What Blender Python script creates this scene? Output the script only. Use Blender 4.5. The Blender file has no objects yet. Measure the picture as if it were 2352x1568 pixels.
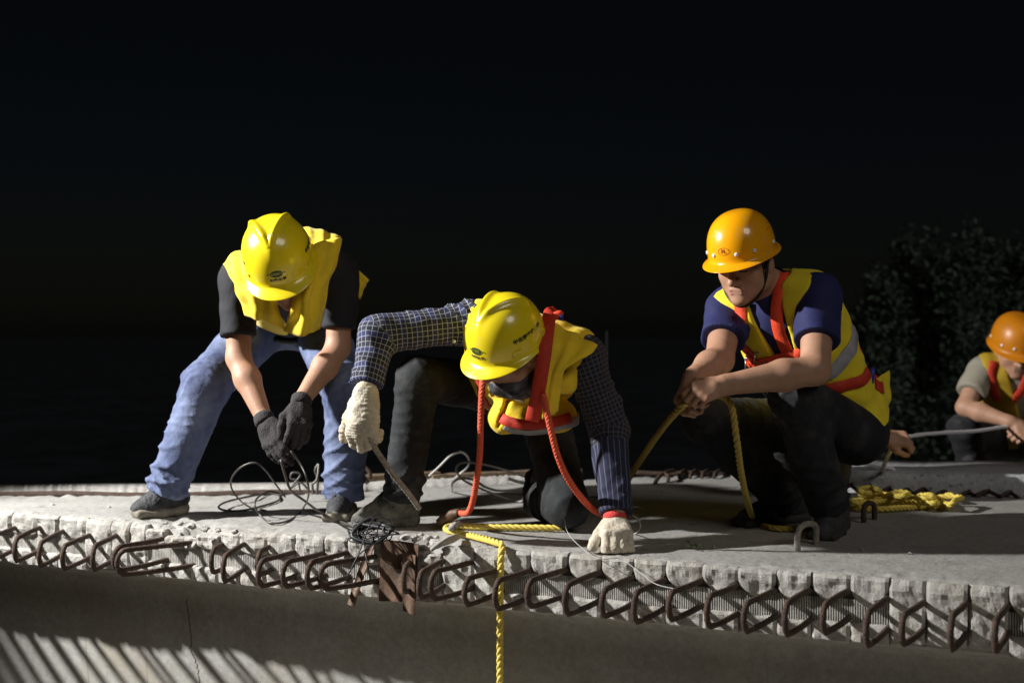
import bpy, bmesh, math, random
import numpy as np
from mathutils import Vector, Matrix, noise as mnoise
random.seed(7); np.random.seed(7)
sc = bpy.context.scene
C = sc.collection
R = math.radians

# ------------------------------------------------------------------ camera
FPX = 3000.0            # focal length in pixels of a 2352 pixel wide frame
EYE = 0.64              # camera height above the concrete deck
cd = bpy.data.cameras.new('camera'); cam = bpy.data.objects.new('camera', cd); C.objects.link(cam)
cam.location = (0, 0, EYE); cam.rotation_euler = (R(90), 0, 0)
cd.sensor_width = 36.0; cd.lens = FPX/2352*36.0; cd.shift_y = -15.0/2352
cd.clip_start = 0.05; cd.clip_end = 2000
cd.dof.use_dof = True; cd.dof.focus_distance = 4.05; cd.dof.aperture_fstop = 2.3
sc.camera = cam
# ------------------------------------------------------------------ night sky
w = bpy.data.worlds.new('World'); sc.world = w; w.use_nodes = True
nt = w.node_tree; sky = nt.nodes.new('ShaderNodeTexSky'); sky.sky_type = 'NISHITA'
sky.sun_disc = False; sky.sun_elevation = R(25); sky.sun_rotation = R(160); sky.altitude = 50
nt.links.new(sky.outputs[0], nt.nodes['Background'].inputs[0]); nt.nodes['Background'].inputs[1].default_value = 0.00046
# ------------------------------------------------------------------ work floodlight (left of the frame) and weak soft fill added for the unseen lamps behind the camera
ld = bpy.data.lights.new('work_floodlight', 'SPOT'); lo = bpy.data.objects.new('work_floodlight', ld); C.objects.link(lo)
lo.location = (-4.4, 3.75, 2.65); ld.energy = 2250; ld.color = (1.0, 0.985, 0.965); ld.shadow_soft_size = 0.08
ld.spot_size = R(54); ld.spot_blend = 0.5
lo.rotation_euler = (Vector((-0.1, 4.2, 0.1))-Vector(lo.location)).to_track_quat('-Z', 'Y').to_euler()
sd = bpy.data.lights.new('fill_sun', 'SUN'); so = bpy.data.objects.new('fill_sun', sd); C.objects.link(so)
sd.energy = 0.44; sd.angle = R(20); sd.color = (1.0, 0.95, 0.88)
so.rotation_euler = (-Vector((0.42, -0.70, 0.56))).to_track_quat('-Z', 'Y').to_euler()
# ------------------------------------------------------------------ exposure
sc.view_settings.view_transform = 'Standard'; sc.view_settings.look = 'None'
sc.view_settings.exposure = 0.18; sc.view_settings.gamma = 1.0; sc.view_settings.use_curve_mapping = False
sc.cycles.use_denoising = True; sc.cycles.max_bounces = 6

# ================================================================== helpers
def V(*a): return np.array(a, float)
def P(px, py, d): return V((px-1176.0)*d/FPX, d, EYE-(py-769.0)*d/FPX)
def G(px, py, z=0.0):                                  # point on the plane z under a ray
    d = (EYE-z)*FPX/(py-769.0); return P(px, py, d)
def nrm(v): v = np.asarray(v, float); return v/(np.linalg.norm(v)+1e-12)
def lerp(a, b, t): return np.asarray(a)*(1-t)+np.asarray(b)*t

def link(o, parent=None):
    C.objects.link(o)
    if parent is not None: o.parent = parent
    return o
def mesh_np(name, verts, faces, mat, parent=None, smooth=True):
    me = bpy.data.meshes.new(name)
    verts = np.asarray(verts, np.float32); faces = np.asarray(faces, np.int32)
    k = faces.shape[1]
    me.vertices.add(len(verts)); me.vertices.foreach_set('co', verts.ravel())
    me.loops.add(faces.size); me.loops.foreach_set('vertex_index', faces.ravel())
    me.polygons.add(len(faces)); me.polygons.foreach_set('loop_start', np.arange(0, faces.size, k, dtype=np.int32))
    if smooth: me.polygons.foreach_set('use_smooth', np.ones(len(faces), bool))
    me.update(calc_edges=True); me.validate()
    if mat: me.materials.append(mat)
    return link(bpy.data.objects.new(name, me), parent)
def mesh_py(name, verts, faces, mat, parent=None, smooth=False):
    me = bpy.data.meshes.new(name); me.from_pydata([tuple(map(float, v)) for v in verts], [], faces)
    if smooth: me.polygons.foreach_set('use_smooth', [True]*len(me.polygons))
    me.update()
    if mat: me.materials.append(mat)
    return link(bpy.data.objects.new(name, me), parent)
def bm_obj(name, bm, mat, parent=None, smooth=False):
    bmesh.ops.recalc_face_normals(bm, faces=bm.faces)
    me = bpy.data.meshes.new(name); bm.to_mesh(me); bm.free()
    if smooth: me.polygons.foreach_set('use_smooth', [True]*len(me.polygons))
    if mat: me.materials.append(mat)
    return link(bpy.data.objects.new(name, me), parent)
def tag(o, label, cat, group=None, kind=None):
    if label: o['label'] = label
    if cat: o['category'] = cat
    if group: o['group'] = group
    if kind: o['kind'] = kind
    return o
def empty(name, label, cat, group=None):
    o = bpy.data.objects.new(name, None); o.empty_display_size = 0.05; C.objects.link(o); return tag(o, label, cat, group)
def attr(o, name, arr):
    a = o.data.attributes.new(name, 'FLOAT_VECTOR', 'POINT'); a.data.foreach_set('vector', np.asarray(arr, np.float32).ravel())

def spline(pts, n):
    """Catmull-Rom through the points, n samples, roughly even"""
    p = np.asarray(pts, float); m = len(p)
    q = np.vstack([2*p[0]-p[1], p, 2*p[-1]-p[-2]])
    out = []
    seg = np.linalg.norm(np.diff(p, axis=0), axis=1); tot = seg.sum()
    for i in range(m-1):
        k = max(2, int(round(n*seg[i]/tot)))
        t = np.linspace(0, 1, k, endpoint=False)[:, None]
        a, b, c, d = q[i], q[i+1], q[i+2], q[i+3]
        out.append(0.5*((2*b)+(-a+c)*t+(2*a-5*b+4*c-d)*t**2+(-a+3*b-3*c+d)*t**3))
    out.append(p[-1:]); return np.vstack(out)
def frames(path):
    T = np.gradient(path, axis=0); T /= np.linalg.norm(T, axis=1)[:, None]+1e-12
    up = V(0, 0, 1) if abs(T[0][2]) < 0.9 else V(1, 0, 0)
    N = [nrm(np.cross(np.cross(T[0], up), T[0]))]
    for i in range(1, len(path)):
        v = N[-1]-T[i]*np.dot(N[-1], T[i]); N.append(nrm(v))
    N = np.array(N); return T, N, np.cross(T, N)
def tube_geo(path, r, k=8):
    path = np.asarray(path, float); n = len(path); r = np.broadcast_to(np.asarray(r, float), (n,))
    T, N, B = frames(path)
    a = np.linspace(0, 2*math.pi, k, endpoint=False)
    v = path[:, None, :]+r[:, None, None]*(np.cos(a)[None, :, None]*N[:, None, :]+np.sin(a)[None, :, None]*B[:, None, :])
    v = v.reshape(-1, 3)
    i = np.arange(n-1)[:, None]*k; j = np.arange(k)[None, :]; j2 = (j+1) % k
    f = np.stack([i+j, i+j2, i+k+j2, i+k+j], -1).reshape(-1, 4)
    v = np.vstack([v, path[:1], path[-1:]]); c0, c1 = n*k, n*k+1
    j = np.arange(0, k); f0 = np.stack([np.full(k, c0), (j+1) % k, j, np.full(k, c0)], -1)
    caps = []
    for q in range(0, k, 2):
        caps.append([c0, (q+2) % k, (q+1) % k, q]); e = (n-1)*k; caps.append([c1, e+q, e+(q+1) % k, e+(q+2) % k])
    return v, np.vstack([f, np.array(caps)])
def tube(name, pts, r, mat, parent=None, n=40, k=8, smooth_path=True):
    path = spline(pts, n) if smooth_path else np.asarray(pts, float)
    if np.ndim(r) and len(r) != len(path): r = np.interp(np.linspace(0, 1, len(path)), np.linspace(0, 1, len(r)), r)
    v, f = tube_geo(path, r, k); return mesh_np(name, v, f, mat, parent)
def rope(name, pts, r, mat, parent=None, n=120, strands=3, pitch=6.0):
    path = spline(pts, n); T, N, B = frames(path)
    s = np.concatenate([[0], np.cumsum(np.linalg.norm(np.diff(path, axis=0), axis=1))])
    vs, fs, o = [], [], 0
    for q in range(strands):
        ph = 2*math.pi*(s/(pitch*r)+q/strands)
        pp = path+0.52*r*(np.cos(ph)[:, None]*N+np.sin(ph)[:, None]*B)
        v, f = tube_geo(pp, 0.56*r, 7); vs.append(v); fs.append(f+o); o += len(v)
    return mesh_np(name, np.vstack(vs), np.vstack(fs), mat, parent)
def ribbon_geo(path, nor, width, th):
    T = np.gradient(path, axis=0); T /= np.linalg.norm(T, axis=1)[:, None]+1e-12
    S = np.cross(nor, T); S /= np.linalg.norm(S, axis=1)[:, None]+1e-12
    n = len(path); w2 = width/2
    cols = [path-S*w2, path-S*w2*0.9+nor*th, path+S*w2*0.9+nor*th, path+S*w2]
    v = np.stack(cols, 1).reshape(-1, 3); i = np.arange(n-1)[:, None]*4; j = np.arange(4)[None, :]; j2 = (j+1) % 4
    f = np.stack([i+j, i+j2, i+4+j2, i+4+j], -1).reshape(-1, 4)
    e = (n-1)*4; return v, np.vstack([f, [[3, 2, 1, 0]], [[e, e+1, e+2, e+3]]])
def sheet(name, ctrl, mat, parent=None, th=0.005, up=10, ripple=0.0, rf=9.0):
    """cloth panel through a grid of 3D control points, with thickness"""
    c = np.asarray(ctrl, float); m, n = c.shape[:2]
    rows = np.stack([spline_even(c[i], (n-1)*up+1) for i in range(m)])
    g = np.stack([spline_even(rows[:, j], (m-1)*up+1) for j in range(rows.shape[1])], 1)
    a, b = g.shape[:2]
    du = np.gradient(g, axis=1); dv = np.gradient(g, axis=0); N = np.cross(du, dv); N /= np.linalg.norm(N, axis=2)[..., None]+1e-9
    if ripple:
        uu = np.linspace(0, 1, b)[None, :]; vv = np.linspace(0, 1, a)[:, None]
        g = g+N*(ripple*(np.sin(rf*uu*2+3*vv+1.0)*np.sin(2.2*vv+0.6)+0.5*np.sin(rf*1.9*vv+4*uu)))[..., None]
    i = np.arange(a-1)[:, None]*b; j = np.arange(b-1)[None, :]
    f = np.stack([i+j, i+j+1, i+b+j+1, i+b+j], -1).reshape(-1, 4)
    o = mesh_np(name, g.reshape(-1, 3), f, mat, parent)
    md = o.modifiers.new('thickness', 'SOLIDIFY'); md.thickness = th; md.offset = 0
    return o
def spline_even(p, n):
    p = np.asarray(p, float); m = len(p); q = np.vstack([2*p[0]-p[1], p, 2*p[-1]-p[-2]])
    x = np.linspace(0, m-1, n); i = np.minimum(x.astype(int), m-2); t = (x-i)[:, None]
    a, b, c, d = q[i], q[i+1], q[i+2], q[i+3]
    return 0.5*((2*b)+(-a+c)*t+(2*a-5*b+4*c-d)*t**2+(-a+3*b-3*c+d)*t**3)

# ------------------------------------------------------------------ materials
def mat(name, col, rough=0.7, var=0.0, vscale=20, bump=0.0, bscale=60, metal=0.0, spec=None, sheen=0.0, coat=0.0, col2=None, detail=4):
    m = bpy.data.materials.new(name); m.use_nodes = True; t = m.node_tree; b = t.nodes['Principled BSDF']
    b.inputs['Base Color'].default_value = (*col, 1); b.inputs['Roughness'].default_value = rough; b.inputs['Metallic'].default_value = metal
    if spec is not None: b.inputs['Specular IOR Level'].default_value = spec
    if coat: b.inputs['Coat Weight'].default_value = coat; b.inputs['Coat Roughness'].default_value = 0.06
    if sheen: b.inputs['Sheen Weight'].default_value = sheen
    tc = t.nodes.new('ShaderNodeTexCoord')
    if var or col2:
        n = t.nodes.new('ShaderNodeTexNoise'); n.inputs['Scale'].default_value = vscale; n.inputs['Detail'].default_value = detail; n.inputs['Roughness'].default_value = 0.65
        t.links.new(tc.outputs['Object'], n.inputs['Vector'])
        r = t.nodes.new('ShaderNodeValToRGB'); r.color_ramp.elements[0].position = 0.32; r.color_ramp.elements[1].position = 0.68
        c2 = col2 or tuple(min(1, c*(1+var)) for c in col); c1 = col if col2 else tuple(c*(1-var) for c in col)
        r.color_ramp.elements[0].color = (*c1, 1); r.color_ramp.elements[1].color = (*c2, 1)
        t.links.new(n.outputs['Fac'], r.inputs[0]); t.links.new(r.outputs[0], b.inputs['Base Color'])
    if bump:
        n2 = t.nodes.new('ShaderNodeTexNoise'); n2.inputs['Scale'].default_value = bscale; n2.inputs['Detail'].default_value = 5
        t.links.new(tc.outputs['Object'], n2.inputs['Vector'])
        bp = t.nodes.new('ShaderNodeBump'); bp.inputs['Strength'].default_value = bump; bp.inputs['Distance'].default_value = 0.01
        t.links.new(n2.outputs['Fac'], bp.inputs['Height']); t.links.new(bp.outputs[0], b.inputs['Normal'])
    return m
def concrete(name, a, b_, dark=(0.10, 0.095, 0.085), pit=0.5, bumpd=0.006, stain=None):
    m = bpy.data.materials.new(name); m.use_nodes = True; t = m.node_tree; b = t.nodes['Principled BSDF']; b.inputs['Roughness'].default_value = 0.9
    b.inputs['Specular IOR Level'].default_value = 0.25
    tc = t.nodes.new('ShaderNodeTexCoord')
    def noise(s, d=6, r=0.65):
        n = t.nodes.new('ShaderNodeTexNoise'); n.inputs['Scale'].default_value = s; n.inputs['Detail'].default_value = d; n.inputs['Roughness'].default_value = r
        t.links.new(tc.outputs['Object'], n.inputs['Vector']); return n.outputs['Fac']
    def ramp(f, stops):
        r = t.nodes.new('ShaderNodeValToRGB'); e = r.color_ramp.elements
        while len(e) < len(stops): e.new(0.5)
        for k, (p, c) in enumerate(stops): e[k].position = p; e[k].color = (*c, 1) if len(c) == 3 else c
        t.links.new(f, r.inputs[0]); return r.outputs[0]
    def mix(f, c1, c2, mode='MIX'):
        n = t.nodes.new('ShaderNodeMix'); n.data_type = 'RGBA'; n.blend_type = mode
        if hasattr(f, 'links'): t.links.new(f, n.inputs[0])
        else: n.inputs[0].default_value = f
        for k, c in ((6, c1), (7, c2)):
            if hasattr(c, 'links'): t.links.new(c, n.inputs[k])
            else: n.inputs[k].default_value = (*c, 1)
        return n.outputs[2]
    base = ramp(noise(3.5), [(0.3, a), (0.7, b_)])
    fine = ramp(noise(45, 8, 0.8), [(0.3, (0.72, 0.72, 0.72)), (0.62, (1.08, 1.08, 1.08))])
    c = mix(1.0, base, fine, 'MULTIPLY')
    blot = ramp(noise(11, 5, 0.7), [(0.56, (0, 0, 0)), (0.72, (1, 1, 1))])
    c = mix(mixf(t, blot, 0.55), c, dark)
    pits = ramp(noise(46, 4, 0.6), [(0.625, (0, 0, 0)), (0.665, (1, 1, 1))])
    c = mix(mixf(t, pits, pit), c, dark)
    if stain:
        st = ramp(noise(2.2, 7, 0.75), [(0.5, (0, 0, 0)), (0.75, (1, 1, 1))]); c = mix(mixf(t, st, 0.7), c, stain)
    t.links.new(c, b.inputs['Base Color'])
    bp = t.nodes.new('ShaderNodeBump'); bp.inputs['Strength'].default_value = 0.8; bp.inputs['Distance'].default_value = bumpd
    t.links.new(noise(60, 8, 0.75), bp.inputs['Height']); t.links.new(bp.outputs[0], b.inputs['Normal'])
    return m
def mixf(t, col, k):
    n = t.nodes.new('ShaderNodeMath'); n.operation = 'MULTIPLY'; n.inputs[1].default_value = k; t.links.new(col, n.inputs[0]); return n.outputs[0]
def plaid(name, base, line, freq, width=0.16, base2=None, only=None):
    m = mat(name, base, 0.85); t = m.node_tree; b = t.nodes['Principled BSDF']
    at = t.nodes.new('ShaderNodeAttribute'); at.attribute_name = 'cloth'
    sx = t.nodes.new('ShaderNodeSeparateXYZ'); t.links.new(at.outputs['Vector'], sx.inputs[0])
    def lines(o, ph=0.0, fr=freq, wd=width):
        k = t.nodes.new('ShaderNodeMath'); k.operation = 'MULTIPLY_ADD'; k.inputs[1].default_value = fr; k.inputs[2].default_value = ph; t.links.new(sx.outputs[o], k.inputs[0])
        f = t.nodes.new('ShaderNodeMath'); f.operation = 'FRACT'; t.links.new(k.outputs[0], f.inputs[0])
        l = t.nodes.new('ShaderNodeMath'); l.operation = 'LESS_THAN'; l.inputs[1].default_value = wd; t.links.new(f.outputs[0], l.inputs[0]); return l.outputs[0]
    if only is None:
        mx = t.nodes.new('ShaderNodeMath'); mx.operation = 'MAXIMUM'; t.links.new(lines(0), mx.inputs[0]); t.links.new(lines(1), mx.inputs[1]); fac = mx.outputs[0]
    else: fac = lines(only)
    def mixc(f, c1, c2):
        n = t.nodes.new('ShaderNodeMix'); n.data_type = 'RGBA'; t.links.new(f, n.inputs[0])
        for k, c in ((6, c1), (7, c2)):
            if hasattr(c, 'links'): t.links.new(c, n.inputs[k])
            else: n.inputs[k].default_value = (*c, 1)
        return n.outputs[2]
    c0 = base
    if base2 is not None: c0 = mixc(lines(1, 0.3, freq/3, 0.4), base, base2)
    t.links.new(mixc(fac, c0, line), b.inputs['Base Color'])
    return m

M = {}
M['deck'] = concrete('deck_concrete', (0.31, 0.30, 0.28), (0.385, 0.375, 0.35), stain=(0.27, 0.25, 0.22), pit=0.65)
M['block'] = concrete('block_concrete', (0.38, 0.365, 0.335), (0.52, 0.50, 0.46), pit=0.3, bumpd=0.012, dark=(0.25, 0.23, 0.195), stain=(0.40, 0.34, 0.26))
M['rough'] = concrete('broken_concrete', (0.42, 0.40, 0.37), (0.62, 0.60, 0.56), pit=0.8, bumpd=0.02, dark=(0.2, 0.18, 0.15))
M['web'] = concrete('web_concrete', (0.31, 0.305, 0.29), (0.39, 0.385, 0.36), pit=0.25, bumpd=0.002, dark=(0.27, 0.25, 0.21), stain=(0.30, 0.255, 0.18))
M['kerb'] = concrete('kerb_concrete', (0.46, 0.48, 0.50), (0.66, 0.67, 0.68), pit=0.9, bumpd=0.02, dark=(0.16, 0.17, 0.18))
M['mesh'] = mat('rib_mesh_steel', (0.50, 0.485, 0.45), 0.75, 0.3, 30)
M['rust'] = mat('rusted_rebar', (0.030, 0.020, 0.015), 0.85, col2=(0.078, 0.042, 0.026), vscale=60, bump=0.5, bscale=200)
M['rust2'] = mat('rusted_plate', (0.055, 0.032, 0.020), 0.6, col2=(0.17, 0.10, 0.06), vscale=14, bump=0.2, bscale=60, metal=0.25)
M['wire'] = mat('tie_wire', (0.12, 0.11, 0.10), 0.45, metal=0.6, var=0.3)
M['pale_wire'] = mat('pale_wire', (0.45, 0.44, 0.42), 0.5, metal=0.2)
M['black_wire'] = mat('black_wire', (0.012, 0.012, 0.014), 0.5)
M['timber'] = mat('old_timber', (0.10, 0.065, 0.035), 0.9, col2=(0.17, 0.12, 0.075), vscale=18, bump=0.5)
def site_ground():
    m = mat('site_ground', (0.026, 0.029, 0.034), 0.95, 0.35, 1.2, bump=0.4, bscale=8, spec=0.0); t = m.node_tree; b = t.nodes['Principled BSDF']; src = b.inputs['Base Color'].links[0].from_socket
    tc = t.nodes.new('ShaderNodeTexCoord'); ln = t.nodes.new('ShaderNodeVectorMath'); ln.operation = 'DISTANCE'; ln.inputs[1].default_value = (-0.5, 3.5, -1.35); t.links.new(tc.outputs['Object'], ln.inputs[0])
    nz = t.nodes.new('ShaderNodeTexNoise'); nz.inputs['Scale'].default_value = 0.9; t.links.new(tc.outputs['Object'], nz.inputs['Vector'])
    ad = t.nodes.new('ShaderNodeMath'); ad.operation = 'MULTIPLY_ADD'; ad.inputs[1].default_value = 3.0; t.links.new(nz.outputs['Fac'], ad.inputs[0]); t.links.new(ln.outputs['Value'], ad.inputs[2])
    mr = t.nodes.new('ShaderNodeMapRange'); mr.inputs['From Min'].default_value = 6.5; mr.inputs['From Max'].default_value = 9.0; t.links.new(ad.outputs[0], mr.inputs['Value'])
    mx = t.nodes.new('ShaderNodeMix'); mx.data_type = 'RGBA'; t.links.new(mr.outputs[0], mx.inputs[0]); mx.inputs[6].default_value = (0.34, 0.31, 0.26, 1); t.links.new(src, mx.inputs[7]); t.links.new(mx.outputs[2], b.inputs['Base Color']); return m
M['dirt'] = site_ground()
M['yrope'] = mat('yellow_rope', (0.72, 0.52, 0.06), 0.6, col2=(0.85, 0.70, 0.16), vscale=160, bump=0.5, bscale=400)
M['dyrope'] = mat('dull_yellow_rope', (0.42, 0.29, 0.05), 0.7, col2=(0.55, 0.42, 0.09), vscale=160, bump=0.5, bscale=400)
M['orope'] = mat('orange_rope', (0.80, 0.07, 0.02), 0.6, col2=(0.85, 0.16, 0.07), vscale=140, bump=0.6, bscale=300)
M['wrope'] = mat('white_rope', (0.80, 0.79, 0.82), 0.6, 0.15, 100)
M['hy'] = mat('yellow_helmet', (0.86, 0.68, 0.015), 0.28, var=0.06, vscale=9, spec=0.5, coat=0.5)
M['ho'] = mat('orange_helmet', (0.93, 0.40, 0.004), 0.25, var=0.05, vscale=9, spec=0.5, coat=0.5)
M['hd'] = mat('dimmed_orange_helmet', (0.50, 0.17, 0.004), 0.4, var=0.12, vscale=9)  # weak light on the far worker put into a darker orange
M['vestd'] = mat('dimmed_vest', (0.42, 0.27, 0.012), 0.8, var=0.15, vscale=7)  # vest yellow darkened likewise, for the dim light on the far worker
M['green'] = mat('green_print', (0.015, 0.07, 0.02), 0.5)
M['black'] = mat('black_print', (0.012, 0.014, 0.012), 0.5)
M['white'] = mat('white_plastic', (0.75, 0.75, 0.75), 0.35)
M['vent'] = mat('dark_orange_vent', (0.35, 0.06, 0.003), 0.5)
M['vest'] = mat('yellow_vest', (0.84, 0.60, 0.012), 0.75, var=0.10, vscale=7, bump=0.35, bscale=22, sheen=0.15)
M['vest3'] = mat('lemon_vest', (0.84, 0.66, 0.012), 0.75, var=0.08, vscale=7, bump=0.3, bscale=22, sheen=0.15)
M['piping'] = mat('orange_piping', (0.75, 0.26, 0.01), 0.8)
M['refl'] = mat('grey_reflective_band', (0.36, 0.35, 0.37), 0.4, var=0.15, vscale=40)
M['strap'] = mat('orange_webbing', (0.88, 0.075, 0.02), 0.6, var=0.12, vscale=60, bump=0.3, bscale=250)
M['strapred'] = mat('red_webbing', (0.55, 0.035, 0.012), 0.65, var=0.15, vscale=60, bump=0.3, bscale=250)
M['steel'] = mat('buckle_steel', (0.6, 0.6, 0.62), 0.3, metal=0.9)
M['blue'] = mat('blue_tab', (0.02, 0.04, 0.35), 0.5)
M['skin'] = mat('skin', (0.42, 0.23, 0.145), 0.58, var=0.10, vscale=25, bump=0.08, bscale=150)
M['skin'].node_tree.nodes['Principled BSDF'].inputs['Subsurface Weight'].default_value = 0.12
M['skin'].node_tree.nodes['Principled BSDF'].inputs['Subsurface Radius'].default_value = (0.008, 0.003, 0.0015)
M['lips'] = mat('lips', (0.34, 0.15, 0.115), 0.45)
M['hair'] = mat('black_hair', (0.008, 0.007, 0.007), 0.6, bump=0.5, bscale=200)
M['eye'] = mat('eye_dark', (0.02, 0.015, 0.012), 0.3)
M['tee'] = mat('black_tee', (0.007, 0.008, 0.012), 0.85, bump=0.3, bscale=25)
M['navy'] = mat('navy_polo', (0.010, 0.013, 0.085), 0.8, var=0.15, vscale=12, bump=0.35, bscale=20)
M['beige'] = mat('beige_tee', (0.26, 0.24, 0.185), 0.85, bump=0.3, bscale=20)
M['jean'] = mat('faded_jeans', (0.038, 0.054, 0.130), 0.85, col2=(0.17, 0.21, 0.335), vscale=7, bump=0.5, bscale=28)
M['dark'] = mat('black_trousers', (0.0075, 0.0075, 0.010), 0.85, var=0.3, vscale=8, bump=0.4, bscale=25)
M['grey'] = mat('dark_grey_trousers', (0.010, 0.012, 0.014), 0.85, var=0.4, vscale=8, bump=0.4, bscale=25)
M['shoe'] = mat('dark_shoe', (0.020, 0.021, 0.025), 0.7, col2=(0.05, 0.05, 0.055), vscale=40, bump=0.5, bscale=120)
M['boot'] = mat('dusty_boot', (0.05, 0.055, 0.045), 0.85, col2=(0.20, 0.20, 0.17), vscale=26, bump=0.6, bscale=90)
M['lace'] = mat('grey_lace', (0.10, 0.10, 0.105), 0.8)
M['sole'] = mat('dusty_sole', (0.20, 0.18, 0.14), 0.85, 0.3, 30)
M['dsole'] = mat('dark_sole', (0.03, 0.03, 0.03), 0.8)
M['gglove'] = mat('dark_grey_glove', (0.030, 0.027, 0.028), 0.9, var=0.3, vscale=30, bump=0.5, bscale=160)
M['wglove'] = mat('white_cotton_glove', (0.62, 0.57, 0.47), 0.9, col2=(0.45, 0.38, 0.27), vscale=22, bump=0.6, bscale=70)
M['cuff'] = mat('red_cuff', (0.62, 0.05, 0.04), 0.85, bump=0.5, bscale=200)
M['plaid'] = plaid('navy_check_cloth', (0.008, 0.010, 0.022), (0.30, 0.31, 0.36), 62.0, 0.10, base2=(0.012, 0.018, 0.08))
M['plaid2'] = plaid('dim_check_cloth', (0.008, 0.009, 0.020), (0.085, 0.085, 0.10), 72.0, 0.16)
M['stripe'] = plaid('striped_cuff_cloth', (0.012, 0.014, 0.045), (0.10, 0.105, 0.15), 60.0, 0.18, only=0)
M['scarf'] = mat('dark_patterned_scarf', (0.010, 0.010, 0.012), 0.6, col2=(0.07, 0.07, 0.08), vscale=70, detail=1)
M['pole'] = mat('dull_pole', (0.10, 0.11, 0.13), 0.6)
M['leaf'] = mat('leaf', (0.058, 0.088, 0.062), 0.7, 0.4, 3)
M['bark'] = mat('bark', (0.08, 0.06, 0.04), 0.95, 0.3, 20)
M['weed'] = mat('weed', (0.045, 0.07, 0.025), 0.7, 0.3, 30)

def grime(m, col, scale, lo_, hi_, amt, rough=None):
    """patches of dust or scuffs with their own shape over a finished material"""
    t = m.node_tree; b = t.nodes['Principled BSDF']; tc = t.nodes.new('ShaderNodeTexCoord'); n = t.nodes.new('ShaderNodeTexNoise'); n.inputs['Scale'].default_value = scale; n.inputs['Detail'].default_value = 8; n.inputs['Roughness'].default_value = 0.75
    t.links.new(tc.outputs['Object'], n.inputs['Vector']); r = t.nodes.new('ShaderNodeMapRange'); r.inputs['From Min'].default_value = lo_; r.inputs['From Max'].default_value = hi_; r.inputs['To Max'].default_value = amt; t.links.new(n.outputs['Fac'], r.inputs['Value'])
    x = t.nodes.new('ShaderNodeMix'); x.data_type = 'RGBA'; t.links.new(r.outputs[0], x.inputs[0]); x.inputs[7].default_value = (*col, 1)
    if b.inputs['Base Color'].links: t.links.new(b.inputs['Base Color'].links[0].from_socket, x.inputs[6])
    else: x.inputs[6].default_value = b.inputs['Base Color'].default_value
    t.links.new(x.outputs[2], b.inputs['Base Color'])
    if rough:
        q = t.nodes.new('ShaderNodeMapRange'); q.inputs['From Max'].default_value = amt; q.inputs['To Min'].default_value = b.inputs['Roughness'].default_value; q.inputs['To Max'].default_value = rough; t.links.new(r.outputs[0], q.inputs['Value']); t.links.new(q.outputs[0], b.inputs['Roughness'])
for k in ('hy', 'ho'): grime(M[k], (0.42, 0.36, 0.22), 16, 0.56, 0.74, 0.45, 0.6)
for k in ('dark', 'grey'): grime(M[k], (0.16, 0.155, 0.145), 9, 0.50, 0.75, 0.32)
for k in ('vest', 'vest3'): grime(M[k], (0.33, 0.25, 0.10), 9, 0.55, 0.78, 0.45)
grime(M['tee'], (0.06, 0.06, 0.06), 10, 0.5, 0.75, 0.3); grime(M['skin'], (0.26, 0.15, 0.10), 28, 0.52, 0.72, 0.4); grime(M['web'], (0.16, 0.13, 0.09), 1.6, 0.52, 0.72, 0.55)
# ================================================================== smooth solids (signed distances meshed by surface nets)
CAP = 0.12
def seg(a, b, ra, rb, k=0.02): return ('s', np.asarray(a, np.float32), np.asarray(b, np.float32), ra, rb, k)
def ell(c, r, ax=None, k=0.03): return ('e', np.asarray(c, np.float32), np.asarray(r, np.float32), np.eye(3, dtype=np.float32) if ax is None else np.asarray(ax, np.float32), None, k)
def box(c, h, ax=None, rad=0.01, k=0.02): return ('b', np.asarray(c, np.float32), np.asarray(h, np.float32), np.eye(3, dtype=np.float32) if ax is None else np.asarray(ax, np.float32), rad, k)
def smin(a, b, k):
    h = np.clip(0.5+0.5*(b-a)/k, 0, 1); return b*(1-h)+a*h-k*h*(1-h)
def smax(a, b, k): return -smin(-a, -b, k)
def prim(q, p):
    if q[0] == 's':
        _, a, b, ra, rb, _k = q; ba = b-a; t = np.clip(((p-a)@ba)/(ba@ba+1e-9), 0, 1)
        return np.linalg.norm(p-a-t[:, None]*ba, axis=1)-(ra+(rb-ra)*t)
    l = (p-q[1])@q[3].T
    if q[0] == 'e':
        r = q[2]; k0 = np.linalg.norm(l/r, axis=1); k1 = np.linalg.norm(l/(r*r), axis=1); return k0*(k0-1)/(k1+1e-9)
    d = np.abs(l)-(q[2]-q[4]); return np.linalg.norm(np.maximum(d, 0), axis=1)+np.minimum(d.max(1), 0)-q[4]
def bound(q):
    if q[0] == 's': return (q[1]+q[2])/2, float(np.linalg.norm(q[2]-q[1])/2+max(q[3], q[4]))
    return q[1], float(np.linalg.norm(q[2])) if q[0] == 'b' else float(max(q[2]))
def ev(L, p, infl=0.0):
    p = np.asarray(p, np.float32); d = np.full(len(p), CAP, np.float32)
    for q in L:
        c, r = bound(q); m = ((p-c)**2).sum(1) < (r+CAP)**2
        if not m.any(): continue
        pm = p[m]; d[m] = smin(d[m], prim(q, pm).astype(np.float32), q[5])
    return d-infl
def bbox(L, pad=0.03):
    lo = np.full(3, 1e9); hi = -lo
    for q in L:
        if q[0] == 's':
            r = max(q[3], q[4]); a = np.minimum(q[1], q[2])-r; b = np.maximum(q[1], q[2])+r
        else:
            c, r = bound(q); a, b = c-r, c+r
        lo = np.minimum(lo, a); hi = np.maximum(hi, b)
    return lo-pad, hi+pad
CORN = np.array([[i, j, k] for i in (0, 1) for j in (0, 1) for k in (0, 1)])
EDGES = [(a, b) for a in range(8) for b in range(a+1, 8) if np.abs(CORN[a]-CORN[b]).sum() == 1]
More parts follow.
